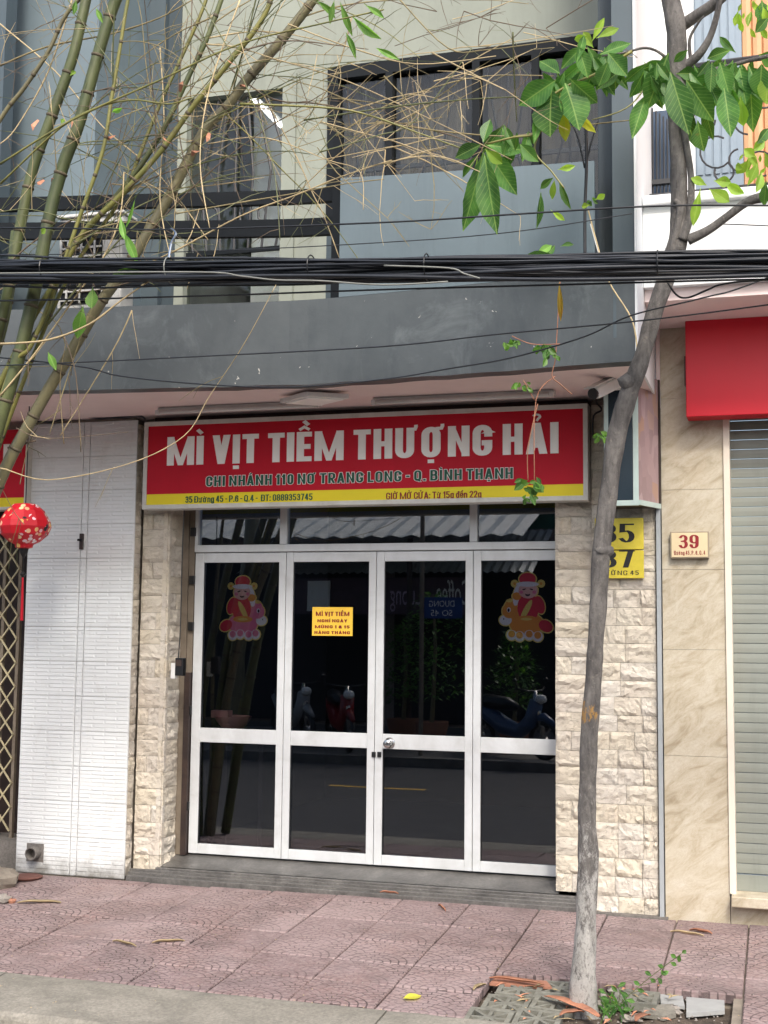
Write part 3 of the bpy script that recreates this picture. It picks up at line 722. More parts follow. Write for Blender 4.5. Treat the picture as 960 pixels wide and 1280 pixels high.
# knob and little lock
kn = MB(); kc = A(487, 929, -.02)
for r, y in ((.034, 0), (.034, -.006), (.028, -.012), (.012, -.02), (.012, -.045)):
    pass
def disc_y(mb, c, prof, n=24):       # profile (radius, y) turned round the y axis
    vs = [(c[0] + r * math.cos(2 * math.pi * j / n), c[1] + y, c[2] + r * math.sin(2 * math.pi * j / n)) for r, y in prof for j in range(n)]; k = len(prof)
    mb.add(vs, [(i * n + j, (i + 1) * n + j, (i + 1) * n + (j + 1) % n, i * n + (j + 1) % n) for i in range(k - 1) for j in range(n)] + [tuple(range(n)), tuple(range(k * n - 1, (k - 1) * n - 1, -1))])
disc_y(kn, kc, [(.037, 0), (.037, -.004), (.03, -.010), (.013, -.014), (.012, -.03), (.026, -.036), (.03, -.05), (.026, -.062), (.012, -.066), (.008, -.06)])
kn.build('door_knob', M['steel'], leaves[2], smooth=False)
for px in (467.5, 474.5):
    c = A(px, 943, -.02); MB().box((c.x - .013, -.034, c.z - .017), (c.x + .013, -.0195, c.z + .017)).build('latch', M['black_plastic'], leaves[1] if px < 470 else leaves[2], bevel=.002)
# jamb posts
MB().box((-1.462, -.03, -.0), (-1.40, .03, 2.985)).build('gate_post', M['post'], house)
MB().box((-1.398, -.05, .0), (-1.356, .03, 1.24)).build('jamb_strip', M['dark_metal'], house)
MB().box((-1.398, -.02, 1.24), (-1.356, .03, 2.985)).build('jamb_strip', M['post'], house)
MB().box((1.207, -.05, -.03), (1.236, .03, 2.985)).build('jamb_strip', M['dark_metal'], house)
for py in (665, 725, 783, 888, 1008):
    c = A(244, py, -.03); MB().box((-1.385, -.045, c.z - .03), (-1.345, -.022, c.z + .03)).build('hinge', M['black_plastic'], house, bevel=.003)
# wall over the opening and soffit, canopy fascia
MB().box((-2.6, .02, 2.6), (1.84, .12, 2.985)).build('lintel', M['pink'], house)
PL = [(-6.0, -1.9), (-3.5, -1.66), (-2.03, -1.434), (-1.31, -1.335), (-.42, -1.21), (.108, -1.185), (1.06, -1.27), (1.843, -1.36)]
PS = [(p.x, p.y) for p in smooth_path([(a, b, 0) for a, b in PL], 5)]
mb = MB(); mb.plan(PS + [(1.843, .3), (-6, .3)], 2.993, 3.12); mb.build('canopy_slab', M['pink'], house)
def curve_wall(name, x0, x1, z0f, z1f, off, th, mt, parent, edge=0):
    mb = MB(); pts = [p for p in PS if x0 < p[0] < x1]
    def yat(x):
        for a, b in zip(PS, PS[1:]):
            if a[0] <= x <= b[0]: return a[1] + (b[1] - a[1]) * (x - a[0]) / (b[0] - a[0])
    n = max(2, int((x1 - x0) / .12)); xs = [x0 + (x1 - x0) * i / n for i in range(n + 1)]; vs = []
    for x in xs:
        y = yat(x) + off; e2 = jit(edge)
        vs += [(x, y, z0f(x) + e2), (x, y, z1f(x)), (x, y + th, z1f(x)), (x, y + th, z0f(x) + e2)]
    fs = []
    for i in range(n):
        for j in range(4): fs.append((i * 4 + j, (i + 1) * 4 + j, (i + 1) * 4 + (j + 1) % 4, i * 4 + (j + 1) % 4))
    fs += [(0, 1, 2, 3), (n * 4 + 3, n * 4 + 2, n * 4 + 1, n * 4)]
    mb.add(vs, fs); return mb.build(name, mt, parent)
curve_wall('canopy_fascia', -5.9, 1.843, lambda x: 2.985, lambda x: 3.497, -.012, .12, M['fascia'], house, .004)
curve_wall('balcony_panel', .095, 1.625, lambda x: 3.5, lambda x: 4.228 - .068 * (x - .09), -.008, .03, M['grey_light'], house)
MB().box((-6, -1.1, 3.12), (1.84, .3, 3.49)).build('balcony_floor', M['cement'], house)
for i, (z0, z1) in enumerate(((4.115, 4.20), (3.91, 4.015), (3.61, 3.715))):
    curve_wall('balcony_rail', -2.3, .06, lambda x: z0 + (.02 * -x if i == 0 else .03 * -x), lambda x: z1 + (.02 * -x if i == 0 else .03 * -x), .05, .04, M['black_metal'], house)
MB().box((.035, -1.17, 3.5), (.088, -1.12, 4.6)).build('balcony_post', M['black_metal'], house)
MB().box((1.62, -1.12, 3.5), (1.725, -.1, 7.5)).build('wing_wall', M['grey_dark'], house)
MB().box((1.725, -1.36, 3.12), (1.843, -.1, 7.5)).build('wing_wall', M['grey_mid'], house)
MB().box((1.843, -1.372, 2.985), (1.856, -.30, 7.5)).build('end_wall', M['white_wall'], house)
# upper facade
def wallx(name, x0, x1, y, z0, z1, mt, depth=.12): return MB().box((x0, y, z0), (x1, y + depth, z1)).build(name, mt, house)
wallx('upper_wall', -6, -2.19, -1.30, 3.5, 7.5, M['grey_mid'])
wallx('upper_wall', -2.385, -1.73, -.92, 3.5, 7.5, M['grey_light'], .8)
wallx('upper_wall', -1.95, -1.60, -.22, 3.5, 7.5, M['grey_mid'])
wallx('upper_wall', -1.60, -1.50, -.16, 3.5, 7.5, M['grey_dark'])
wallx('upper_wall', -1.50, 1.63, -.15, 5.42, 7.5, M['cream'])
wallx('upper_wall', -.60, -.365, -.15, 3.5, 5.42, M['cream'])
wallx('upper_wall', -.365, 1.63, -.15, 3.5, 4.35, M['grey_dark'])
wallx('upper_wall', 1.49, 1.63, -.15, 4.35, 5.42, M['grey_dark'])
# upstairs door: frame, glass and iron bars
ud = MB().box((-1.50, -.17, 3.5), (-1.43, -.05, 5.42)).build('balcony_door', M['cream'], house)
MB().box((-.70, -.17, 3.5), (-.60, -.05, 5.42)).build('door_frame', M['cream'], ud)
MB().box((-1.43, -.168, 5.32), (-.70, -.05, 5.42)).build('door_frame', M['cream'], ud)
MB().box((-1.43, -.10, 3.5), (-.70, -.094, 5.32)).build('glass_pane', M['glass_up'], ud)
for z in (4.17, 4.02, 3.62): MB().box((-1.43, -.135, z), (-.70, -.11, z + .03)).build('door_rail', M['black_metal'], ud)
for k in range(7):
    x = -1.38 + k * .105
    MB().tube([(x, -.125, 4.2), (x + (k - 3) * .03, -.125, 4.75), (-1.06 + (k - 3) * .075, -.125, 5.3)], .009, 5).build('iron_bar', M['curly'], ud)
for cx, cz, r in ((-.93, 4.45, .1), (-.80, 4.45, .09), (-1.28, 4.45, .09)):
    MB().tube([(cx + r * math.cos(t / 8 * math.pi * 1.5), -.12, cz + r * math.sin(t / 8 * math.pi * 1.5)) for t in range(9)], .008, 5).build('iron_scroll', M['curly'], ud)
# window strip
wf = MB().box((-.365, -.18, 5.33), (1.49, -.08, 5.42)).build('window', M['black_metal'], house)
for x in (-.362, .055, .66, 1.06):
    MB().box((x, -.18, 4.35), (x + (.075 if x < 0 else .05), -.08, 5.33)).build('window_post', M['black_metal'], wf)
for a, b in ((-.287, .055), (.105, .66), (.71, 1.06), (1.11, 1.49)):
    MB().box((a, -.13, 4.35), (b, -.124, 5.33)).build('glass_pane', M['glass_up'], wf)
    MB().box((a, -.09, 4.68), (b, -.07, 4.71)).build('window_rail', M['curly'], wf)
    mx = (a + b) / 2
    for k in (-1, 0, 1):
        MB().tube([(mx + k * .17, -.085, 4.36), (mx + k * .05, -.085, 4.75), (mx + k * .15, -.085, 5.33)], .009, 5).build('iron_bar', M['curly'], wf)
room = MB(); room.box((-1.62, 1.9, 3.4), (1.75, 2.0, 6)); room.box((-1.64, .0, 3.4), (-1.6, 1.9, 6)); room.box((1.7, .0, 3.4), (1.76, 1.9, 6)); room.box((-1.6, 0, 5.6), (1.7, 1.9, 5.7)); room.box((-1.6, 0, 3.35), (1.7, 1.9, 3.4))
room.build('upper_room', M['room_pale'], house)
MB().box((-1.25, .62, 3.6), (-.68, .68, 5.55)).build('brightening_board', M['white_wall'], house)  # white board added so the balcony door pane looks bright
cu = MB()
for k in range(60):
    x = -.36 + k * .031
    if -.02 < x < .1 or .55 < x < .70: continue
    cu.add([(x, .02 + .012 * (k % 2), 4.3), (x + .031, .02 + .012 * ((k + 1) % 2), 4.3), (x + .031, .02 + .012 * ((k + 1) % 2), 5.38), (x, .02 + .012 * (k % 2), 5.38)], [(0, 1, 2, 3)])
cu.build('curtain', M['curtain'], house)
# ground-floor room
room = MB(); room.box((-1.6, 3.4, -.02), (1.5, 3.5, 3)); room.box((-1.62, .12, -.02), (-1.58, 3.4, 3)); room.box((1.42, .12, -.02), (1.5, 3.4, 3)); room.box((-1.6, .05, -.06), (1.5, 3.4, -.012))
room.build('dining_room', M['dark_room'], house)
MB().box((-6, .15, 3.0), (1.8, 8, 7.5)).build('house_body', M['grey_mid'], house) if False else None
MB().box((-2.9, 2.3, 3.3), (1.84, 2.4, 7.5)).build('back_wall', M['grey_mid'], house)
MB().box((-2.0, -.1, 7.4), (1.84, 2.4, 7.5)).build('roof', M['grey_mid'], house)
# glowing tube added in place of the bright streak reflected in the balcony door
tl = thing('added_glow_tube', 'added glowing tube standing in for the bright reflection in the upstairs balcony door', 'lamp', A(335, 140, .3))
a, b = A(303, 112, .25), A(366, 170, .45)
MB().tube([a, a.lerp(b, .3) + Vector((.008, 0, 0)), a.lerp(b, .7) - Vector((.006, 0, 0)), b], .017, 10).build('tube', M['added_glow'], tl)
MB().tube([a + Vector((0, .03, .03)), b + Vector((0, .03, .03))], .022, 4).build('batten', M['white_plastic'], tl)  # backing bar of the added streak tube

# ---------------------------------------------------------------- big shop sign
def pxtext(body, L, Rr, Hh, y, mt, parent, **k):
    """L and Rr: foot of the first and last letter in the photograph; Hh: cap height in metres"""
    a, b = A(*L, y), A(*Rr, y); return letters(body, a.x, b.x, (a.z + b.z) / 2, Hh, y, mt, parent, **k)
SY = -.40
sg = thing('shop_sign', 'wide red shop sign with big white lettering and a yellow strip over the glass doors', 'shop sign', (0, SY, 2.35))
sx0, sx1, sz0, sz1 = -1.575, 1.452, 2.345, 2.945; zy = 2.447
MB().box((sx0 + .03, SY, zy), (sx1 - .03, SY + .10, sz1 - .03)).build('red_panel', M['red'], sg)
MB().box((sx0 + .03, SY, sz0 + .03), (sx1 - .03, SY + .10, zy)).build('yellow_strip', M['yellow'], sg)
for a, b in (((sx0, SY - .008, sz0), (sx1, SY + .11, sz0 + .03)), ((sx0, SY - .008, sz1 - .03), (sx1, SY + .11, sz1)),
             ((sx0, SY - .008, sz0 + .03), (sx0 + .03, SY + .11, sz1 - .03)), ((sx1 - .03, SY - .008, sz0 + .03), (sx1, SY + .11, sz1 - .03))):
    MB().box(a, b).build('frame', M['frame_white'], sg, bevel=.003)
MB().box((sx0 + .02, SY + .11, sz1 - .03), (sx1 - .02, SY + .13, sz1 + .05)).build('bracket', M['dark_metal'], sg)
pxtext('MÌ VỊT TIỀM THƯỢNG HẢI', (208.4, 581.6), (697.7, 567), .195, SY - .004, M['sign_white'], sg, tx=.22, ty=.165, gap=.085)
for g_, y_, mt_ in ((.0035, SY - .0032, 'sign_white'), (0, SY - .0062, 'sign_green')):
    pxtext('CHI NHÁNH 110 NƠ TRANG LONG - Q. BÌNH THẠNH', (257.5, 607.5), (641, 598.5), .067, y_, M[mt_], sg, tx=.185, ty=.15, grow=g_, gap=.15, thick=.002)
pxtext('35 Đường 45 - P.6 - Q.4 -  ĐT: 0889353745', (231.5, 628), (390.5, 625.5), .043, SY - .003, M['sign_green'], sg, tx=.15, ty=.13)
pxtext('GIỜ MỞ CỬA: Từ 15g đến 22g', (482.6, 624), (601.7, 622), .043, SY - .003, M['maroon'], sg, tx=.15, ty=.13)
# neighbour's sign at the left edge
lx = A(34.5, 600, -.42).x
ls = thing('neighbour_sign', 'red and yellow shop sign cut off by the left edge above the lattice gate', 'shop sign', (lx - .6, -.42, 2.3))
lz0, lz1, lzy = A(20, 637, -.42).z, A(20, 537, -.42).z, A(20, 622, -.42).z
MB().box((lx - 1.4, -.42, lzy), (lx - .02, -.32, lz1)).build('red_panel', M['red'], ls)
MB().box((lx - 1.4, -.42, lz0 + .02), (lx - .02, -.32, lzy)).build('yellow_strip', M['yellow'], ls)
MB().box((lx - .02, -.43, lz0), (lx, -.31, lz1)).build('frame', M['frame_white'], ls, bevel=.004)
MB().box((lx - 1.4, -.43, lz0), (lx - .02, -.31, lz0 + .02)).build('frame', M['frame_white'], ls)
a, b = A(3.5, 580, -.425), A(12.5, 555, -.425)
MB().box((a.x, -.425, a.z), (b.x, -.4215, b.z)).build('lettering', M['sign_white'], ls)
# tube lights and square lamp under the canopy
for (pa, pb) in (((200, 519.5), (402, 513.5)), ((468, 507), (694, 499))):
    a, b = A(*pa, -.62), A(*pb, -.62)
    t = thing('tube_light', 'left of the two unlit white tube lights over the shop sign' if pa[0] < 300 else 'right of the two unlit white tube lights over the shop sign', 'tube light', ((a.x + b.x) / 2, -.6, 2.99), 'tube lights over the sign')
    MB().box((a.x, -.66, 2.962), (b.x, -.60, 2.991)).build('batten', M['white_plastic'], t, bevel=.004)
    MB().tube([(a.x + .02, -.675, 2.955), (b.x - .02, -.675, 2.955)], .013, 10).build('tube', M['white_plastic'], t, smooth=True)
    for xx in (a.x + .012, b.x - .012): MB().box((xx - .012, -.69, 2.94), (xx + .012, -.66, 2.972)).build('end_cap', M['white_plastic'], t)
t = thing('ceiling_lamp', 'flat square white lamp hanging under the pink canopy soffit', 'lamp', (-.15, -.95, 2.99))
mb = MB(); mb.plan([(-.40, -.86), (-.16, -1.04), (.07, -.90), (-.18, -.72)], 2.945, 2.975); mb.build('lamp_housing', M['white_plastic'], t, bevel=.005)
mb = MB(); mb.plan([(-.355, -.865), (-.16, -1.01), (.03, -.895), (-.18, -.75)], 2.938, 2.946); mb.build('diffuser', M['sign_white'], t)
mb = MB(); mb.plan([(-.22, -.93), (-.1, -.93), (-.1, -.83), (-.22, -.83)], 2.97, 2.995); mb.build('mount', M['white_plastic'], t)

# ---------------------------------------------------------------- notice, stickers
nt_ = thing('notice', 'yellow notice with dark red lettering stuck on the second glass door leaf', 'notice', A(415, 794, -.006))
a, b = A(390, 794.5, -.006), A(441, 759, -.006)
MB().box((a.x, -.0065, a.z), (b.x, -.0035, b.z)).build('paper', mat('notice_paper', srgb(250, 206, 70), .5, .04), nt_)
wdt, zt = b.x - a.x, b.z
hh = b.z - a.z
for i, (tx_, f0, f1, capf) in enumerate((('MÌ VỊT TIỀM', .09, .92, .15), ('NGHỈ NGÀY', .13, .87, .105), ('MÙNG 1 & 15', .07, .93, .105), ('HÀNG THÁNG', .06, .94, .105))):
    letters(tx_, a.x + wdt * f0, a.x + wdt * f1, zt - hh * (.31, .53, .74, .94)[i], hh * capf, -.0075, M['maroon'], nt_, tx=.2, ty=.18, gap=.12, thick=.0008)
SM = {k: mat('sticker_' + k, srgb(*c), .5, .06) for k, c in dict(gold=(255, 216, 110), red=(232, 44, 66), pink=(255, 130, 160), skin=(255, 190, 176), white=(255, 240, 240), dark=(60, 20, 26), orange=(255, 160, 60)).items()}
def ell(cx, cz, rx, rz, n=20, rot=0):
    out = []
    for i in range(n):
        a = 2 * math.pi * i / n; x, z = rx * math.cos(a), rz * math.sin(a)
        out.append((cx + x * math.cos(rot) - z * math.sin(rot), cz + x * math.sin(rot) + z * math.cos(rot)))
    return out
def sticker(c, flip, label, tint):
    t = thing('festive_sticker', label, 'sticker', c, 'festive stickers on the glass doors')
    L = []   # (colour, outline) in sticker units: 0..1 wide, 0..1.35 high
    E = lambda col, cx, cz, rx, rz, rot=0: L.append((col, ell(cx, cz, rx, rz, 22, rot)))
    E(tint, .50, .42, .30, .20); E('red', .16, .38, .13, .10, .5); E('pink' if tint == 'pink' else 'orange', .78, .62, .13, .22)      # horse body, tail, neck
    E('white', .87, .48, .11, .09); E(tint, .80, .64, .13, .13); E('white', .66, .93, .07, .2, .2)
    for k, x in enumerate((.30, .45, .62, .76)): E('white', x, .2 + .02 * (k % 2), .09, .09)
    for k, x in enumerate((.30, .45, .62, .76)): E(tint, x, .22 + .02 * (k % 2), .062, .062)
    E('red', .47, .70, .19, .26); E('red', .27, .75, .09, .16, -.3); E('orange', .67, .9, .08, .07); E('gold', .50, .66, .05, .2, .5)
    E('skin', .47, 1.0, .17, .14); E('gold', .24, 1.12, .05, .05); E('gold', .71, 1.12, .05, .05)
    E('orange', .24, 1.12, .025, .025); E('orange', .71, 1.12, .025, .025)
    E('red', .48, 1.2, .15, .11); E('white', .48, 1.11, .2, .045)
    E('dark', .41, 1.02, .035, .012, .3); E('dark', .54, 1.02, .035, .012, -.3); E('pink', .36, .97, .035, .03); E('pink', .59, .97, .035, .03); E('dark', .475, .93, .045, .03); E('skin', .475, .955, .045, .022)
    E('white', .81, .66, .035, .045); E('dark', .815, .655, .02, .032); E('dark', .9, .5, .012, .012); E('gold', .8, .82, .06, .03); E('orange', .5, .5, .2, .06); E('gold', .5, .5, .1, .025)
    W = .37
    def tf(p): x, z = p; x = (1 - x if flip else x); return (c.x + (x - .5) * W, c.z + (z - .68) * W)
    def layer(nm, col, pts, y):
        q = [tf(p) for p in pts]
        if flip: q = q[::-1]
        mb = MB(); mb.add([(x, y, z) for x, z in q], [tuple(range(len(q)))]); return mb
    y = .0125
    og = MB()
    for i, (col, pts) in enumerate(L[:26]):
        cx = sum(p[0] for p in pts) / len(pts); cz = sum(p[1] for p in pts) / len(pts)
        big = [(cx + (px - cx) * (1 + .02 / max(.03, math.hypot(px - cx, pz - cz))), cz + (pz - cz) * (1 + .02 / max(.03, math.hypot(px - cx, pz - cz)))) for px, pz in pts]
        m1 = layer('x', 'gold', big, y + .0002 * (i % 5)); og.add(m1.v, m1.f)
    og.build('gold_outline', SM['gold'], t)
    cols = {}
    for i, (col, pts) in enumerate(L):
        m1 = layer('x', col, pts, y - .0003 - .00012 * i); cols.setdefault(col, MB()).add(m1.v, m1.f)
    for col, mb in cols.items(): mb.build({'gold': 'trim', 'red': 'robe', 'pink': 'blush', 'skin': 'face', 'white': 'pale_areas', 'dark': 'ink_lines', 'orange': 'orange_areas'}[col], SM[col], t)
c1, c2 = A(304, 762, .0125), A(658, 761, .0125)
sticker(c1, False, 'sticker of a red rider on a pink horse on the leftmost glass door leaf', 'pink')
sticker(c2, True, 'sticker of a red rider on an orange horse on the rightmost glass door leaf', 'orange')
# pink basin inside the leftmost leaf
t = thing('pink_basin', 'pink plastic basin standing behind the leftmost glass door leaf', 'basin', A(284, 912, .25))
a = A(262, 906, .2); b = A(306, 906, .2)
PB = mat('pink_plastic', srgb(255, 176, 160), .5, .05)
MB().lathe(((a.x + b.x) / 2, .3, a.z - .02), [(.08, 0), (.12, .05), (.135, .08), (.128, .08), (.1, .02)], 20).build('bowl', PB, t, smooth=False)
MB().box((a.x, .22, a.z + .05), (a.x + .13, .30, a.z + .1)).build('box', PB, t)
MB().box((a.x - .02, .14, a.z - .06), (a.x + .42, .5, a.z - .022)).build('shelf', M['dark_metal'], t)
for xx in (a.x, a.x + .38): MB().box((xx, .2, .0), (xx + .03, .45, a.z - .06)).build('leg', M['dark_metal'], t)

# ---------------------------------------------------------------- small fittings
def plate(name, label, pl, pr_, y, mt, parent_cat='number plate'):
    a, b = A(*pl, y), A(*pr_, y); t = thing(name, label, parent_cat, ((a.x + b.x) / 2, y, a.z)); return t, a, b
def serif_digit(ch, x0, x1, z0, h, y, mt, parent):
    letters(ch, x0, x1, z0, h, y, mt, parent, tx=.17, ty=.07, thick=.002)
py_ = -.36
t, a, b = plate('house_number_plate', 'brass number plate reading 35 above 37, half behind the slanting tree trunk', (745, 724), (804.5, 647), py_, 'gold')
t['category'] = 'number plate'
zm = A(775, 687.5, py_).z; x0, x1 = A(743.5, 690, py_).x, A(804.5, 690, py_).x
MB().box((x0, py_, zm + .003), (x1, py_ + .03, b.z)).build('plate', M['gold'], t, bevel=.003)
MB().box((x0, py_, a.z + .005), (x1, py_ + .03, zm - .003)).build('plate', M['gold'], t, bevel=.003)
wv = x1 - x0
for s_, zb, hh_ in (('35', zm + .045, .115), ('37', a.z + .07, .105)):
    for ch, u0, u1 in ((s_[0], .12, .45), (s_[1], .50, .82)):
        for o in letters(ch, x0 + wv * u0, x0 + wv * u1, zb, hh_, py_ - .001, M['ink'], t, tx=.17, ty=.075, thick=.001): pass
letters('ĐƯỜNG 45', x0 + wv * .1, x0 + wv * .9, a.z + .025, .027, py_ - .001, M['ink'], t, tx=.13, ty=.1, gap=.2, thick=.001)
py_ = -.37
t, a, b = plate('house_number_plate', 'small beige number plate reading 39 on the cream marble wall', (838, 698), (886, 664), py_, 'p')
MB().box((a.x, py_, a.z), (b.x, -.332, b.z)).build('plate_rim', mat('plate_rim', srgb(150, 138, 118), .5), t, bevel=.003)
MB().box((a.x + .008, py_ - .003, a.z + .008), (b.x - .008, py_ + .002, b.z - .008)).build('plate', M['plate39'], t)
wv, hv = b.x - a.x, b.z - a.z
letters('3', a.x + wv * .22, a.x + wv * .46, a.z + hv * .37, hv * .5, py_ - .0045, M['maroon'], t, tx=.17, ty=.08, thick=.001)
letters('9', a.x + wv * .5, a.x + wv * .74, a.z + hv * .37, hv * .5, py_ - .0045, M['maroon'], t, tx=.17, ty=.08, thick=.001)
letters('Đường 45, P. 6, Q. 4', a.x + wv * .1, a.x + wv * .9, a.z + hv * .13, hv * .15, py_ - .0045, M['maroon'], t, tx=.16, ty=.13, gap=.16, thick=.001)
# doorbell box on the left pier return
t = thing('doorbell', 'white and black doorbell switch on the left stone pier', 'doorbell', A(221, 832, -.15))
c = A(219, 838, -.28)
MB().box((c.x - .022, -.305, c.z - .055), (c.x + .012, -.268, c.z + .05)).build('white_box', M['white_plastic'], t, bevel=.004)
MB().box((c.x + .012, -.31, c.z - .035), (c.x + .07, -.26, c.z + .085)).build('black_box', M['black_plastic'], t, bevel=.004)
MB().box((c.x + .02, -.314, c.z + .03), (c.x + .06, -.309, c.z + .07)).build('cover', M['dark_metal'], t)
MB().tube(smooth_path([c + Vector((.03, -.02, .085)), c + Vector((.035, -.01, .3)), c + Vector((.03, .0, .8)), Vector((c.x + .03, -.27, 2.35))], 4), .004, 5).build('wire', M['black_plastic'], t)
# latch on the tile column
t = thing('latch', 'small dark bolt latch screwed on the white tile column', 'latch', A(103, 677, -.37))
c = A(103, 677, -.37)
MB().box((c.x - .013, -.392, c.z - .055), (c.x + .013, -.372, c.z + .055)).build('plate', M['dark_metal'], t, bevel=.003)
MB().tube([c + Vector((-.02, -.03, .01)), c + Vector((.012, -.03, .01))], .008, 8).build('bolt', M['black_metal'], t)
# drain pipe end
t = thing('drain_pipe', 'grey pipe end poking out at the foot of the white tile column', 'pipe', A(43, 1075, -.37))
c = A(43, 1066, -.39)
mb = MB(); n = 24; ro, ri = .043, .036
vs = []
for rad, y in ((ro, -.34), (ro, -.44), (ri, -.44), (ri, -.30)):
    vs += [(c.x + rad * math.cos(2 * math.pi * j / n), y, c.z + rad * math.sin(2 * math.pi * j / n)) for j in range(n)]
mb.add(vs, [(i * n + j, i * n + (j + 1) % n, (i + 1) * n + (j + 1) % n, (i + 1) * n + j) for i in range(3) for j in range(n)]); mb.build('pipe', M['cement'], t, smooth=False)
mb = MB(); disc_y(mb, (c.x, -.36, c.z), [(.0355, 0), (.0355, -.01)], n); mb.build('dark_bore', M['ink'], t)
MB().box((c.x - .07, -.376, c.z - .06), (c.x + .06, -.3655, c.z + .06)).build('collar', M['cement'], t)
# security camera
t = thing('security_camera', 'white bullet security camera under the right end of the grey canopy', 'camera', (1.66, -.75, 2.99))
a, b = A(752, 468, -.8), A(786, 452, -.8)
MB().box((a.x, -.86, min(a.z, 2.99) - .035), (b.x, -.72, 2.992)).build('junction_box', M['white_plastic'], t, bevel=.006)
p0, p1 = A(778, 474, -.78), A(742, 492, -1.02)
d = (p1 - p0).normalized(); u = Vector((0, 0, 1)); sdv = d.cross(u).normalized(); u = sdv.cross(d)
def obox(mb, c, hx, hy, hz, ax, ay, az):
    vs = [c + ax * (sx * hx) + ay * (sy * hy) + az * (sz * hz) for sz in (-1, 1) for sx, sy in ((-1, -1), (1, -1), (1, 1), (-1, 1))]
    mb.add(vs, [(0, 3, 2, 1), (4, 5, 6, 7), (0, 1, 5, 4), (1, 2, 6, 5), (2, 3, 7, 6), (3, 0, 4, 7)])
mb = MB(); obox(mb, (p0 + p1) / 2, (p1 - p0).length / 2, .034, .034, d, sdv, u); mb.build('body', M['white_plastic'], t, bevel=.012)
mb = MB(); mb.tube([p1 - d * .012, p1 + d * .012], .032, 16); mb.build('lens', M['black_plastic'], t)
mb = MB(); obox(mb, (p0 + p1) / 2 + u * .04 + d * .012, (p1 - p0).length / 2 + .012, .038, .004, d, sdv, u); mb.build('sun_shade', M['white_plastic'], t)
MB().tube([p0 + d * .05, p0 + Vector((0, .01, .05)), Vector((p0.x, -.79, 2.96))], .014, 8).build('bracket', M['white_plastic'], t)
MB().tube(smooth_path([A(755, 478, -.8), A(745, 500, -.6), A(752, 512, -.4), A(742, 520, -.38), A(741, 545, -.36)], 5), .006, 6).build('wire', M['black_plastic'], t)
# slanting light box sign
t = thing('light_box_sign', 'tall dark fronted light box sign with faded menu prints behind the tree trunk', 'light box', (1.7, -.45, 2.28))
lx0, lx1, lz0, lz1 = 1.575, 1.775, 2.29, 3.08
plan = [(lx0, -.6), (lx1, -.6), (1.872, -.335), (lx0, -.335)]
MB().plan(plan, lz0 + .004, lz1).build('casing', M['dark_metal'], t)
MB().box((lx0 + .025, -.606, lz0 + .03), (lx1 - .03, -.601, lz1 - .02)).build('dark_front', mat('dark_teal_panel', srgb(24, 44, 56), .25, .05), t)
FW_ = mat('pale_green_frame', srgb(196, 216, 210), .45, .06, dirt=.2)
for p, q in (((lx0, -.612, lz0), (lx0 + .026, -.59, lz1)), ((lx1 - .03, -.612, lz0), (lx1 + .002, -.59, lz1)), ((lx0, -.611, lz0 - .004), (lx1, -.59, lz0 + .028))): MB().box(p, q).build('frame', FW_, t, bevel=.002)
def side_sheet(u0, u1, z0, z1, off, mt, nm):
    a = Vector((lx1, -.6, 0)); b = Vector((1.872, -.335, 0)); d = (b - a); nn = Vector((d.y, -d.x, 0)).normalized() * off
    p, q = a + d * u0, a + d * u1; mb = MB()
    mb.add([(p.x, p.y, z0), (q.x, q.y, z0), (q.x + nn.x, q.y + nn.y, z0), (p.x + nn.x, p.y + nn.y, z0), (p.x, p.y, z1), (q.x, q.y, z1), (q.x + nn.x, q.y + nn.y, z1), (p.x + nn.x, p.y + nn.y, z1)],
           [(0, 3, 2, 1), (4, 5, 6, 7), (0, 1, 5, 4), (1, 2, 6, 5), (2, 3, 7, 6), (3, 0, 4, 7)]); mb.build(nm, mt, t)
side_sheet(.0, 1, lz0 + .03, lz1, .006, M['poster'], 'menu_print')
side_sheet(.0, 1, lz0, lz0 + .03, .012, FW_, 'frame'); side_sheet(.93, 1, lz0 + .03, lz1, .012, M['dark_metal'], 'frame')

# ---------------------------------------------------------------- lattice gate at the left edge, lantern, rubble
t = thing('lattice_gate', 'folding steel lattice gate at the left edge behind the lantern', 'gate', (-2.9, -.1, 0))
for k in range(9):
    x = A(19, 900, -.1).x - k * .13
    MB().box((x - .012, -.11, .05), (x + .012, -.08, 2.3)).build('upright', M['post'], t)
PAT = mat('gate_paint', srgb(190, 180, 146), .5, .1, dirt=.3)
for k in range(8):
    x = A(19, 900, -.1).x - (k + 1) * .13
    for z in [i * .17 + .1 for i in range(13)]:
        MB().add
        mb = MB(); mb.tube([(x, -.115, z), (x + .13, -.115, z + .17)], .007, 4); mb.tube([(x, -.125, z + .17), (x + .13, -.125, z)], .007, 4); mb.build('lattice_bar', PAT, t)
MB().box((-4.2, .1, -.1), (-2.55, .14, 3)).build('backing', M['dark_metal'], t)
MB().box((-4.2, -.2, -.14), (-2.5, .1, .05)).build('sill', M['cement'], t)
lc = A(31, 657, -.9)
t = thing('paper_lantern', 'red flowered paper lantern with a tassel hanging at the left edge', 'lantern', lc)
MB().lathe(lc, [(.035, .145), (.075, .14), (.125, .095), (.163, .03), (.17, -.01), (.15, -.06), (.10, -.105), (.06, -.125), (.055, -.145), (.035, -.15)], 12).build('lantern_body', M['lantern'], t)
MB().tube([lc + Vector((0, 0, .14)), Vector((lc.x, lc.y, 2.995))], .004, 5).build('string', M['ink'], t)
MB().lathe((lc.x, lc.y, lc.z - .21), [(.005, 0), (.025, .03), (.03, .06)], 12).build('finial', M['ink'], t)
MB().tube([lc + Vector((0, 0, -.2)), lc + Vector((0, 0, -.3))], .003, 5).build('string', M['ink'], t)
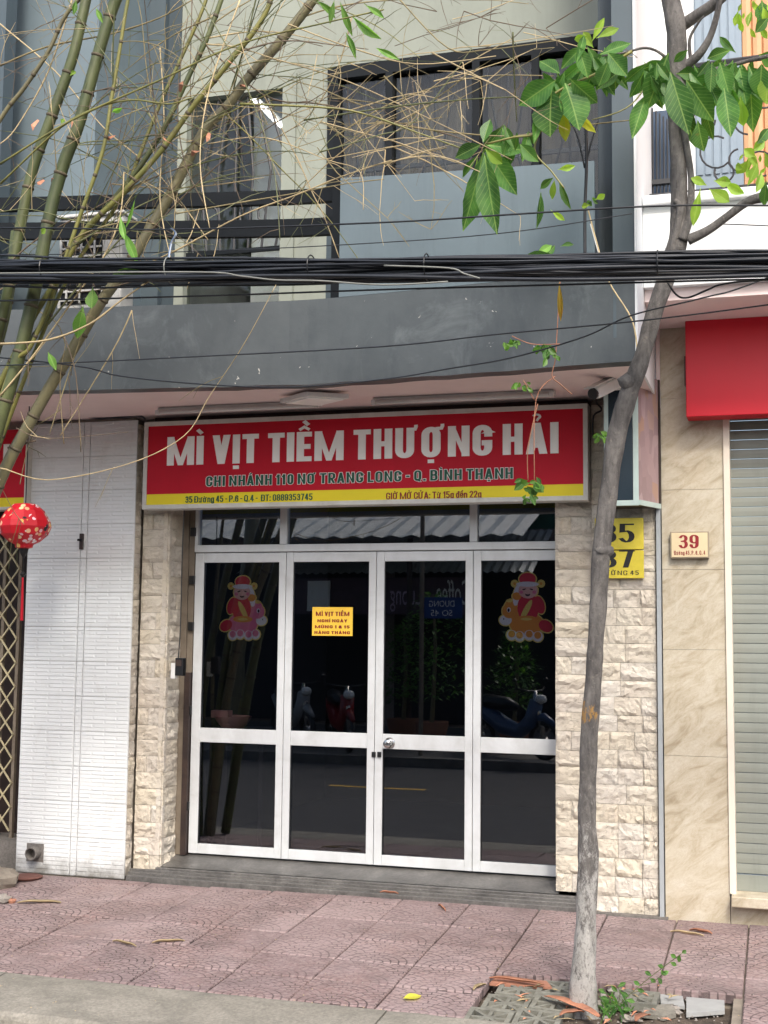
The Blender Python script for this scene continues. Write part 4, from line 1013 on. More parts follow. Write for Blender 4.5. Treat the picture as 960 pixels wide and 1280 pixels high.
MB().lathe((lc.x, lc.y, lc.z - .32), [(.006, -.02), (.02, 0), (.006, .02)], 10).build('bead', M['ink'], t)
MB().tube([lc + Vector((0, 0, -.33)), lc + Vector((.002, 0, -.5)), lc + Vector((.004, 0, -.62))], [.006, .0095, .010], 8).build('tassel', M['bright_red'], t)

def rock(c, r, mt, name, label=None, parent=None, flat=.6):
    bpy.data
    mb = MB(); n1, n2 = 7, 5; vs = []
    for i in range(n2 + 1):
        for j in range(n1):
            th = math.pi * i / n2; ph = 2 * math.pi * j / n1; rr2 = r * (1 + jit(.22))
            vs.append((c[0] + rr2 * math.sin(th) * math.cos(ph), c[1] + rr2 * math.sin(th) * math.sin(ph), c[2] + rr2 * flat * math.cos(th)))
    mb.add(vs, [(i * n1 + j, i * n1 + (j + 1) % n1, (i + 1) * n1 + (j + 1) % n1, (i + 1) * n1 + j) for i in range(n2) for j in range(n1)])
    o = mb.build(name, mt, parent)
    return o
for k, (px, py, r, lab) in enumerate(((0, 1108, .13, 'biggest dark lump of rubble at the left edge beside the white tile column'), (4, 1128, .055, 'pale lump of broken concrete at the left edge above the dry sheath'), (15, 1128, .028, 'small reddish brick chip beside the dry bamboo sheath'))):
    p = G(px, py); tag(rock((p.x, p.y, gz(p.y) + r * .35), r, M['mortar'] if k == 0 else (M['rock'] if k == 1 else M['terracotta']), 'rubble', flat=.55), lab, 'rubble', 'rubble at the left edge')
p = G(33, 1098); mb = MB(); mb.lathe((p.x, p.y, gz(p.y)), [(.10, 0), (.11, .012), (.09, .02), (.03, .022)], 16); o = mb.build('manhole_cover', mat('rusty_lid', srgb(96, 62, 54), .8, .2), None); tag(o, 'round rusty brown lid on the pavement under the tile column', 'lid')

# ---------------------------------------------------------------- neighbour house, right
nb = thing('neighbour_house', 'neighbouring house with cream marble wall, grey roller shutter and bright white upper floor', 'building', (3.2, .2, -.13))
MB().box((1.852, -.345, -.15), (1.878, -.28, 2.95)).build('metal_strip', mat('grey_strip', srgb(160, 166, 168), .4, .06), nb)
zs = [-.16, A(860, 945, -.33).z, A(860, 812, -.33).z, A(860, 712, -.33).z, A(860, 612, -.33).z, A(845, 498, -.33).z, 3.46]
for a_, b_ in zip(zs, zs[1:]):
    MB().box((1.885, -.33, a_ + .001), (2.252, -.2, b_ - .001)).build('marble_panel', M['marble'], nb)
MB().box((1.875, -.30, -.2), (6.5, 1, 3.4)).build('wall', M['mortar'], nb) if False else None
MB().box((2.256, -.33, -.16), (4.3, -.25, -.024)).build('marble_panel', M['marble'], nb)
MB().box((4.3, -.33, -.16), (6.0, -.2, 3.46)).build('marble_panel', M['marble'], nb)
MB().box((2.252, -.345, .04), (2.288, -.16, 2.95)).build('shutter_guide', mat('cream_trim', srgb(222, 212, 196), .5, .05), nb)
MB().box((2.262, -.425, -.02), (4.3, -.15, .04)).build('sill', M['marble'], nb, bevel=.006)
rs = MB().box((2.288, -.235, .042), (4.3, -.20, .135)).build('roller_shutter', M['shutter'], nb)
n_ = 6; sl = MB(); vs = []
prof = [(0, 0), (.003, -.004), (.03, -.0055), (.0555, -.004), (.0575, 0.004)]
for x in (0, 2.012): vs += [(x, yy, zz) for zz, yy in [(a, b) for a, b in prof]]
k = len(prof); sl.add(vs, [(i, i + k, i + 1 + k, i + 1) for i in range(k - 1)])
SL = sl.mesh('slat', M['shutter'])
z = .14
while z < 2.95: link('slat', SL, rs, (2.288, -.222, z)); z += .0585
MB().box((1.885, -.34, 3.46), (6, .6, 3.58)).build('slab', M['pink'], nb)
mb = MB(); mb.plan([(1.858, -1.0), (6, -1.0), (6, -.34), (1.858, -.34)], 3.40, 3.47); mb.build('soffit', M['pink'], nb)
MB().box((1.86, -.34, 3.02), (1.884, -.31, 3.40)).build('pink_edge', M['pink'], nb)
MB().box((2.26, -.32, 2.95), (4.3, -.2, 3.46)).build('wall', M['marble'], nb)
MB().box((1.858, -1.05, 3.47), (6, -.95, 3.98)).build('balcony_wall', M['white_wall'], nb)
MB().box((1.858, -1.09, 3.93), (6, -.93, 3.99)).build('balcony_coping', M['white_wall'], nb, bevel=.01)
MB().box((1.858, -.95, 3.56), (6, .3, 3.6)).build('balcony_floor', M['cement'], nb)
wx0, wx1 = A(868, 120, -.35).x, A(928, 120, -.35).x
MB().box((1.858, -.35, 3.6), (wx0, .2, 7.5)).build('upper_wall', M['white_wall'], nb)
win = MB().box((wx0, -.33, 3.6), (wx1, -.25, 7.5)).build('window', mat('blue_grey_shutter', srgb(128, 144, 158), .5, .05), nb)
for k in range(5): MB().box((wx0 + .05 * k + .01, -.34, 4.35), (wx0 + .05 * k + .045, -.329, 7.4)).build('shutter_board', mat('blue_grey_shutter', srgb(128, 144, 158), .5, .05) if k == 0 else win.data.materials[0], win)
for k in range(24): MB().tube([(wx1 + .03 + k * .062, -.31, 3.6), (wx1 + .03 + k * .062, -.31, 7.5)], .034, 8).build('tan_pipe_panel', M['orange_wall'], nb)
MB().box((wx1, -.28, 3.6), (6, .2, 7.5)).build('upper_wall', M['orange_wall'], nb)
MB().box((1.858, .2, 3.6), (6, .3, 7.5)).build('upper_wall', M['white_wall'], nb)
gr = MB().box((A(811, 136, -.45).x, -.46, A(811, 266, -.45).z), (A(811, 136, -.45).x + .015, -.44, A(811, 130, -.45).z)).build('window_grille', M['curly'], nb)
gx = A(811, 136, -.45).x
gz0, gz1 = A(811, 266, -.45).z, A(811, 132, -.45).z
for k in range(1, 7): MB().tube([(gx + k * .022, -.45, gz0), (gx + k * .022, -.45, gz1 - .02 * k)], .0055, 5).build('bar', M['curly'], gr)
MB().box((gx, -.47, gz0 + .17), (gx + .16, -.43, gz0 + .2)).build('bar', M['curly'], gr)
MB().box((gx - .01, -.345, gz0), (gx + .14, -.352, gz1)).build('dark_pane', mat('blue_pane', srgb(60, 76, 96), .2, .05), gr)
rail = MB().tube([A(828, 88, -.8), A(1060, 58, -.8)], .018, 6).build('iron_railing', M['curly'], nb)
MB().tube([A(812, 247, -.8), A(1060, 222, -.8)], .02, 6).build('bar', M['curly'], rail)
for cx, cz, r, a0, a1 in ((895, 190, 20, 40, 300), (905, 215, 12, -60, 200), (880, 150, 14, 0, 270), (935, 150, 18, 90, 330), (925, 200, 14, 0, 260), (950, 205, 16, 60, 330), (955, 120, 15, 0, 300)):
    MB().tube([A(cx + r * math.cos(R(a0 + (a1 - a0) * i / 12)), cz + r * math.sin(R(a0 + (a1 - a0) * i / 12)), -.8) for i in range(13)], .006, 5).build('iron_scroll', M['curly'], rail)
rb_ = thing('red_board', 'plain bright red signboard over the grey roller shutter', 'signboard', (3, -.5, 2.82))
rz0, rz1, rx0 = 2.82, 3.40, 2.048
MB().box((rx0, -.5, rz0), (4.2, -.345, rz1)).build('board', M['bright_red'], rb_, bevel=.004)
MB().box((rx0 - .012, -.44, 3.02), (rx0, -.40, 3.2)).build('bracket', M['dark_metal'], rb_)

# ---------------------------------------------------------------- AC unit on the balcony
t = thing('air_conditioner', 'white outdoor air conditioner unit behind the balcony rails', 'air conditioner', A(112, 350, -.85))
a, b = A(72, 350, -1.1), A(140, 268, -1.1)
MB().box((a.x, -1.1, 3.5), (b.x + .08, -.93, b.z)).build('casing', M['white_plastic'], t, bevel=.012)
MB().box((a.x - .01, -1.12, b.z), (b.x + .09, -.925, b.z + .02)).build('top_cover', M['white_plastic'], t, bevel=.004)
gxa, gxb = a.x + .03, b.x - .06
MB().box((gxa, -1.106, 3.6), (gxb, -1.1005, b.z - .05)).build('dark_intake', M['black_plastic'], t)
for k in range(9): zz = 3.62 + k * (b.z - 3.72) / 8; MB().box((gxa, -1.122, zz), (gxb, -1.112, zz + .012)).build('grille_bar', M['white_plastic'], t)
for k in range(3): xx = gxa + (gxb - gxa) * (k + .5) / 3; MB().box((xx, -1.13, 3.6), (xx + .01, -1.12, b.z - .05)).build('grille_bar', M['white_plastic'], t)

# ---------------------------------------------------------------- bamboo
BY = -2.15
def pxpath(pts, Y0, Y1=None, sub=5):
    Y1 = Y0 if Y1 is None else Y1; n = len(pts) - 1
    return smooth_path([A(x, y, Y0 + (Y1 - Y0) * i / n) for i, (x, y) in enumerate(pts)], sub)
bamboo = thing('bamboo', 'clump of leaning bamboo with dry tangled twigs in front of the upper left balcony', 'bamboo', A(-150, 1190, BY))
def culm(pts, w0, w1, Y0, Y1, mt, name='culm', nodes=.24):
    P = pxpath(pts, Y0, Y1, 8); out = []; rad = []; L = 0; nxt = nodes * random.uniform(.2, .8); n = len(P); tot = sum((P[i + 1] - P[i]).length for i in range(n - 1))
    # resample and swell at the nodes
    step = .03; pos_ = []; acc = 0
    for i in range(n - 1):
        sl_ = (P[i + 1] - P[i]).length; k = max(1, int(sl_ / step))
        for j in range(k): pos_.append(P[i].lerp(P[i + 1], j / k))
    pos_.append(P[-1]); d = 0; rings = []
    for i, p in enumerate(pos_):
        if i: d += (pos_[i] - pos_[i - 1]).length
        w = w0 + (w1 - w0) * d / tot; r = w / 2
        if d > nxt: rings.append((p, pos_[i] - pos_[i - 1], r)); nxt += nodes * random.uniform(.85, 1.2)
        out.append(p); rad.append(r)
    mb = MB(); mb.tube(out, rad, 10); cu_ = mb.build(name, mt, bamboo, smooth=True)
    for p, t_, r in rings:
        t_ = t_.normalized(); MB().tube([p - t_ * .010, p - t_ * .004, p + t_ * .002, p + t_ * .009], [r * 1.0, r * 1.16, r * 1.14, r * .99], 10).build('node_ring', TWN, cu_, smooth=True)
    return cu_, P
pxm = 262.0
TWN = mat('culm_node', srgb(84, 76, 58), .7, .25, 18, .1)
C1, P1 = culm([(124, -60), (110, -10), (102, 25), (90, 75), (65, 145), (40, 215), (22, 300), (2, 400), (-40, 560), (-110, 800), (-160, 1190)], 15 / pxm, 18 / pxm, BY, BY, M['culm'])
C2, P2 = culm([(175, -60), (145, 0), (125, 60), (100, 150), (78, 210), (62, 270), (46, 350), (25, 440), (-6, 545), (-80, 800), (-150, 1190)], 16 / pxm, 23 / pxm, BY - .12, BY - .1, M['culm'])
C3, P3 = culm([(430, -60), (395, -5), (352, 50), (310, 98), (285, 132), (258, 160), (238, 195), (212, 245), (188, 285), (158, 335), (128, 375), (92, 435), (42, 520), (-8, 620), (-90, 850), (-145, 1190)], 13 / pxm, 21 / pxm, BY + .15, BY + .05, M['culm_brown'])
C4, P4 = culm([(290, -40), (262, 40), (236, 95), (205, 160), (170, 215), (120, 275), (80, 330), (55, 400), (0, 500), (-90, 800), (-150, 1190)], 7 / pxm, 10 / pxm, BY + .05, BY, M['culm'])
C5, P5 = culm([(350, -40), (330, 20), (285, 80), (240, 135), (200, 190), (150, 245), (105, 290), (70, 350), (30, 420), (-30, 560), (-120, 900), (-150, 1190)], 7 / pxm, 11 / pxm, BY - .05, BY, M['culm_yellow'])
C6, P6 = culm([(172, -40), (160, 0), (150, 60), (140, 120), (128, 190), (100, 270), (72, 350), (40, 430), (0, 500), (-110, 900), (-150, 1190)], 5 / pxm, 8 / pxm, BY - .2, BY - .1, M['culm_yellow'])
C7, P7 = culm([(130, -30), (85, 15), (60, 65), (30, 110), (0, 150), (-60, 260), (-130, 700), (-150, 1190)], 6 / pxm, 9 / pxm, BY, BY, M['culm_brown'])
C8, P8 = culm([(20, 290), (12, 360), (-6, 440), (-60, 600), (-130, 900), (-150, 1190)], 16 / pxm, 18 / pxm, BY + .2, BY + .1, M['culm'])
culm([(270, -40), (250, 20), (200, 130), (172, 200), (150, 250), (60, 400), (-80, 800), (-150, 1190)], 5 / pxm, 8 / pxm, BY + .12, BY + .05, M['culm_yellow'])
# stems the photograph shows one by one (width in pixels)
stems = [
 ([(0, 230), (75, 160), (120, 135), (165, 125), (210, 130), (240, 122)], 3), ([(0, 82), (60, 58), (140, 42), (200, 22), (240, 0)], 3), ([(0, 205), (90, 150), (200, 100), (300, 55), (400, 30), (480, 12)], 3),
 ([(0, 265), (40, 262), (110, 280), (190, 292)], 1.5), ([(220, 267), (301, 253), (361, 243), (430, 230), (480, 224)], 2), ([(150, 345), (220, 313), (301, 270), (372, 243), (426, 221), (490, 200)], 2.5),
 ([(330, 120), (370, 195), (390, 240), (405, 270), (424, 322)], 2.2), ([(240, 40), (328, 118), (393, 129), (426, 135), (480, 149), (560, 168), (605, 186)], 2.6), ([(300, 130), (400, 134), (454, 142), (525, 167), (578, 186)], 3),
 ([(380, 150), (504, 132), (590, 124), (648, 121)], 2.2), ([(420, 170), (475, 136), (540, 110), (608, 95), (692, 95)], 2), ([(540, 66), (600, 97), (633, 113)], 2), ([(641, 40), (643, 100), (646, 152)], 2.2),
 ([(470, 152), (560, 165), (640, 170), (700, 160), (790, 150)], 2.2), ([(480, 95), (530, 150), (560, 200), (600, 190)], 1.8), ([(400, 190), (470, 170), (520, 150), (590, 60)], 1.8), ([(250, 0), (300, 90), (340, 200), (350, 300)], 1.8),
 ([(0, 30), (70, 90), (130, 160), (200, 220), (260, 300)], 2.5), ([(90, 0), (60, 90), (20, 160), (0, 180)], 2.5), ([(0, 300), (60, 330), (100, 350)], 1.6), ([(200, 60), (205, 150), (200, 250), (215, 330)], 2), ([(240, 0), (238, 110), (242, 190)], 1.6),
 ([(300, 0), (262, 110), (250, 200), (262, 285)], 2), ([(260, 180), (330, 172), (410, 200), (450, 215), (454, 262)], 1.5), ([(480, 205), (520, 196), (560, 198), (600, 215)], 1.6), ([(120, 60), (150, 110), (190, 160), (230, 200)], 2),
 ([(140, 230), (200, 235), (262, 232), (330, 222)], 2), ([(0, 340), (45, 300), (110, 265), (185, 225), (240, 205)], 2.5), ([(60, 405), (105, 350), (165, 285), (240, 235), (300, 215)], 3), ([(85, 0), (150, 90), (250, 160), (340, 190)], 1.6),
 ([(255, 255), (230, 200), (222, 120), (235, 20)], 1.8), ([(440, 20), (420, 90), (380, 150), (310, 190)], 2), ([(500, 0), (560, 60), (610, 62), (700, 50)], 1.8), ([(360, 30), (440, 60), (520, 80), (620, 70)], 1.8), ([(330, 70), (430, 100), (540, 150), (640, 200)], 1.8),
 ([(0, 600), (0, 585), (60, 600), (160, 580), (230, 545), (262, 495), (305, 430), (345, 356)], 1.7), ([(0, 430), (60, 425), (112, 405), (152, 375), (198, 343)], 3.2), ([(0, 495), (45, 440), (95, 370), (130, 320), (150, 270), (155, 215)], 2.6),
 ([(165, 388), (140, 440), (75, 545)], 2.2), ([(110, 395), (85, 470), (62, 542)], 2.0), ([(80, 420), (95, 470), (101, 565)], 1.8), ([(80, 555), (75, 480), (82, 430)], 1.6), ([(50, 390), (75, 410), (90, 470)], 1.6),
 ([(40, 345), (100, 365), (180, 350), (255, 350)], 1.8), ([(20, 535), (60, 548), (160, 540)], 1.2), ([(30, 655), (18, 640), (2, 610)], 1.2), ([(10, 560), (35, 553), (45, 551)], 3), ([(25, 605), (30, 580), (36, 555)], 1.5),
]
TW = [M['dry'], mat('tan_twig', srgb(134, 122, 86), .65, .25, 18, .1), mat('olive_twig', srgb(94, 98, 62), .6, .25, 18, .1), mat('brown_twig', srgb(100, 86, 70), .7, .25, 18, .1)]
twigs = [MB() for _ in TW]
ntw = 0
def side_twigs(P, k, lmax, ti):
    global ntw
    for _ in range(k):
        p = random.choice(P); a = random.uniform(0, 2 * math.pi); L = random.uniform(.12, lmax)
        d = Vector((math.cos(a), jit(.5), math.sin(a))); 
        q = [p]; 
        for s_ in range(4):
            d = (d + Vector((jit(.18), jit(.15), jit(.18) - .05))).normalized(); q.append(q[-1] + d * L / 4)
        r = random.uniform(.0013, .0026); twigs[ti].tube(q, [r, r * .95, r * .85, r * .7, r * .4], 4, False)
        if random.random() < .7:
            b = q[2]; d2 = (d + Vector((jit(.9), jit(.6), jit(.9)))).normalized(); twigs[ti].tube([b, b + d2 * L * .3], [r * .7, r * .3], 3, False)
for i, (pts, w_) in enumerate(stems):
    n_pts = pts; Y = BY + jit(.35); P = pxpath(pts, Y, Y + jit(.3), 5)
    r = w_ / pxm / 2
    mb = MB(); mb.tube(P, [r * (1.25 if j % 6 == 0 else 1) * (1 - .4 * j / len(P)) for j in range(len(P))], 6)
    mt = TW[0] if i >= 35 and i < 38 else (M['culm_yellow'] if i in (0, 2, 8) else random.choice(TW))
    mb.build('branch', mt, bamboo, smooth=True)
    side_twigs(P, 2 if i > 34 else 4, .35, random.randrange(4))
# more stems of the thicket
for i in range(64):
    src = random.choice([P1, P2, P3, P3, P4, P4, P5, P5, P6]); k = random.randrange(6, int(len(src) * .62)); p = src[k]
    ang = random.gauss(.55, .55); L = random.uniform(.5, 1.4); d = Vector((math.cos(ang), jit(.35), math.sin(ang) * .8)); q = [p]; 
    if random.random() < .22: d.x *= -1
    for s_ in range(7):
        d = (d + Vector((jit(.10), jit(.06), jit(.09) - .075))).normalized(); q.append(q[-1] + d * L / 7)
    if min(v.z for v in q) < 3.15: continue
    q = smooth_path(q, 3); r = random.uniform(.0022, .005)
    mb = MB(); mb.tube(q, [r * (1.25 if j % 4 == 0 else 1) * (1 - .65 * j / len(q)) for j in range(len(q))], 5, False)
    mb.build('branch', random.choice(TW + [M['culm_yellow'], M['culm']]), bamboo, smooth=True)
    side_twigs(q, 4, .3, random.randrange(4))
for P in (P1, P2, P3, P4, P5, P7): side_twigs(P[:int(len(P) * .6)], 16, .5, random.randrange(1, 4))
# dry fan of twigs reaching to the right
for i in range(26):
    p = A(random.uniform(380, 560), random.uniform(95, 200), BY + jit(.2)); a = random.choice((jit(.5), math.pi + jit(.5), jit(1.5))); L = random.uniform(.3, .8)
    d = Vector((math.cos(a), jit(.3), math.sin(a))); q = [p]
    for s_ in range(4): d = (d + Vector((jit(.12), jit(.1), jit(.12)))).normalized(); q.append(q[-1] + d * L / 4)
    r = random.uniform(.002, .0035); twigs[i % 2].tube(q, [r, r, r * .9, r * .7, r * .4], 5, False); side_twigs(q, 2, .2, i % 2)
for i in range(16):
    p = A(random.uniform(380, 720), random.uniform(-10, 60), BY + jit(.2)); a = jit(.4) + random.choice((0, math.pi)); L = random.uniform(.3, .8)
    d = Vector((math.cos(a), jit(.3), math.sin(a))); q = [p]
    for s_ in range(4): d = (d + Vector((jit(.12), jit(.1), jit(.12)))).normalized(); q.append(q[-1] + d * L / 4)
    r = random.uniform(.002, .003); twigs[3 * (i % 2)].tube(q, [r, r, r * .9, r * .7, r * .4], 5, False); side_twigs(q, 2, .2, 3)
for mb, mt, nm in zip(twigs, TW, ('twigs', 'twigs', 'twigs', 'twigs')):
    o = mb.build(nm, mt, bamboo); o['kind'] = 'stuff'
# dry sheaths at the nodes
for px, py, dx, dy in ((135, 175, 10, 6), (95, 150, -6, -12), (285, 75, 14, -8), (205, 172, 12, -8), (55, 225, -8, -6), (65, 228, 8, 4), (225, 115, 4, 14), (300, 108, 8, 2), (262, 165, -4, -14), (240, 195, 10, 6), (20, 355, 10, 3), (145, 352, 6, 10), (48, 150, -7, -14)):
    a = A(px, py, BY - .1); b = A(px + dx, py - dy, BY - .14); mb = MB()
    m_ = (a + b) / 2 + Vector((jit(.015), -.02, jit(.015))); wv_ = Vector((.012, 0, -.008)); mb.add([a - wv_ * .5, a + wv_ * .5, m_ + wv_, b, m_ - wv_], [(0, 1, 2, 4), (4, 2, 3)]); mb.build('sheath', M['sheath'], bamboo)

# ---------------------------------------------------------------- leaves
def leaf_mesh(name, mt, peak=.6, fold=.22, curl=.12, wave=.02, nx=9):
    """unit leaf: base at 0, tip at x=1, half width .5 in y"""
    mb = MB(); vs = []
    for i in range(nx + 1):
        t = i / nx; wd = (math.sin(math.pi * t ** (math.log(.5) / math.log(peak))) ** 1.05) * .5 if 0 < t < 1 else 0
        wd = max(wd, .012 if t < .12 else 0)
        for j, s_ in enumerate((-1, -.5, 0, .5, 1)):
            zz = fold * abs(s_) * wd - curl * t * t + wave * math.sin(t * 26 + (1 if s_ > 0 else 0)) * abs(s_) * (1 if abs(s_) > .4 else 0)
            vs.append((t, wd * s_, zz))
    mb.add(vs, [(i * 5 + j, (i + 1) * 5 + j, (i + 1) * 5 + j + 1, i * 5 + j + 1) for i in range(nx) for j in range(4)])
    return mb.mesh(name, mt, True)
LM = {k: [leaf_mesh('leaf', M[m_], random.uniform(.5, .66), random.uniform(.15, .4), random.uniform(-.05, .25), random.uniform(.01, .03)) for _ in range(4)] for k, m_ in (('g', 'leaf'), ('y', 'leaf_young'), ('b', 'leaf_bamboo'), ('o', 'leaf_orange'), ('w', 'leaf_yellow'))}
def put_leaf(parent, a, b, wpx, Ya, kind='g', Yb=None, name='leaf', roll=None):
    Yb = Ya + jit(.05) if Yb is None else Yb
    p, q = A(a[0], a[1], Ya), A(b[0], b[1], Yb); d = q - p; L = d.length; X = d.normalized()
    dist = (p - CAM).length; wm = wpx * dist / F
    view = (CAM - p).normalized(); Z = (view - X * view.dot(X)).normalized(); roll = jit(.6) if roll is None else roll
    Z = Matrix.Rotation(roll, 3, X) @ Z; Yv = Z.cross(X); wm /= max(.6, math.cos(roll))
    o = bpy.data.objects.new(name, random.choice(LM[kind])); C.objects.link(o); o.parent = parent
    off = worldloc(parent)
    o.matrix_local = Matrix.Translation(p - off) @ Matrix((X, Yv, Z)).transposed().to_4x4() @ Matrix.Diagonal((L, wm, L * .6, 1))
    return o
for a, b, w_, k in (((150, 268), (156, 300), 8, 'b'), ((156, 292), (172, 330), 11, 'b'), ((186, 340), (139, 343), 13, 'b'), ((116, 358), (114, 385), 15, 'b'), ((104, 382), (96, 424), 16, 'b'), ((60, 440), (70, 462), 9, 'b'), ((170, 245), (158, 285), 4, 'b'),
                    ((425, 2), (440, 45), 8, 'b'), ((418, 0), (412, 30), 7, 'b'), ((440, 20), (475, 50), 9, 'b'), ((432, 40), (445, 72), 7, 'b'), ((470, 60), (500, 75), 7, 'b'), ((395, 0), (420, 22), 7, 'b'), ((120, 10), (128, 28), 6, 'b'), ((95, 0), (92, 18), 6, 'b'), ((455, 5), (480, 22), 7, 'b'),
                    ((140, 140), (152, 136), 6, 'b'), ((87, 95), (95, 88), 5, 'y'), ((76, 155), (80, 148), 5, 'y'), ((52, 293), (56, 286), 6, 'y')):
    put_leaf(bamboo, a, b, w_, BY - .3, k)

# ---------------------------------------------------------------- street tree
TYY = -1.975
tree = thing('street_tree', 'slim leaning street tree with whitewashed foot and big drooping leaves, before the right pier', 'tree', (1.634, TYY, -.25))
def wood(pts, ws, Y0, Y1, name, mt=None, sub=6, wob=.0):
    P = pxpath(pts, Y0, Y1, sub); n = len(P); rad = []
    for i in range(n):
        t = i / (n - 1) * (len(ws) - 1); k = min(int(t), len(ws) - 2); w_ = ws[k] + (ws[k + 1] - ws[k]) * (t - k)
        rad.append(w_ * .93 * (P[i] - CAM).length / F / 2 * (1 + jit(wob)))
    mb = MB(); mb.tube(P, rad, 18)
    if ws[0] > 20:
        ph = [random.uniform(0, 6.28) for _ in range(4)]
        for i in range(n):
            for j in range(18):
                v = Vector(mb.v[i * 18 + j]); c = P[i]; a = j / 18 * 6.283
                k = 1 + .05 * math.sin(2 * a + i * .35 + ph[0]) + .035 * math.sin(3 * a - i * .6 + ph[1]) + .03 * math.sin(i * 1.1 + ph[2]) + jit(.012); mb.v[i * 18 + j] = tuple(c + (v - c) * k)
    return mb.build(name, mt or M['bark'], tree, smooth=True), P
trunk, PT = wood([(728, 1290), (729, 1255), (730, 1200), (733, 1140), (735, 1080), (734, 1020), (735, 960), (738, 900), (743, 830), (747, 770), (751, 700), (760, 620), (770, 550), (783, 500), (800, 455), (815, 400), (832, 350), (840, 318)],
              [42, 34, 30, 26, 25, 24, 23, 22, 22, 22, 23, 24, 26, 24, 23, 22, 21, 23], TYY, TYY - .0, 'trunk', wob=.03)
b1, PB1 = wood([(838, 325), (848, 300), (849, 250), (848, 200), (846, 140), (845, 90), (846, 40), (838, 0), (828, -60)], [26, 24, 21, 22, 22, 24, 26, 22, 18], TYY, TYY - .05, 'branch', wob=.03)
wood([(852, 300), (862, 270), (864, 225), (858, 180), (852, 150)], [14, 10, 8, 8, 10], TYY - .03, TYY - .06, 'branch')
wood([(860, 300), (885, 288), (910, 270), (935, 252), (965, 243), (1030, 220)], [14, 11, 10, 11, 14, 12], TYY - .02, TYY - .1, 'branch')
wood([(848, 35), (870, 20), (895, 3), (930, -30)], [16, 14, 14, 10], TYY, TYY - .1, 'branch')
wood([(852, 85), (872, 70), (888, 45), (898, 10), (904, -30)], [12, 11, 8, 7, 6], TYY - .02, TYY - .15, 'branch')
wood([(864, 80), (862, 50), (872, 30), (880, 20)], [5, 4, 3, 2], TYY - .02, TYY - .1, 'branch')
wood([(850, 95), (830, 70), (808, 60), (780, 66), (752, 70)], [5, 4, 3, 3, 2], TYY, TYY - .1, 'branch')
wood([(790, 64), (745, 92), (708, 108), (680, 130), (672, 165), (640, 172), (608, 180)], [4, 3.5, 3, 3.5, 3, 2.6, 3], TYY - .1, TYY - .15, 'branch', M['culm_yellow'])
wood([(708, 108), (690, 140), (668, 185), (690, 215), (705, 235)], [3, 2.5, 2.5, 2, 2], TYY - .1, TYY - .12, 'branch', M['culm_yellow'])
wood([(852, 110), (880, 92), (920, 80), (960, 70)], [7, 6, 5, 5], TYY, TYY - .1, 'branch')
wood([(830, 70), (790, 130), (740, 150)], [2.5, 2, 1.5], TYY, TYY - .1, 'branch', M['culm_yellow'])
wood([(843, 250), (850, 265), (838, 320)], [6, 9, 8], TYY - .06, TYY - .04, 'branch')
for px, py, r in ((842, 312, .045), (782, 478, .052), (752, 688, .046)):
    p = A(px, py, TYY); o = rock((p.x + .008, p.y - .006, p.z), r * 1.04, M['bark'], 'knot', None, tree, .8)
    for pl in o.data.polygons: pl.use_smooth = True
LY = TYY - .12
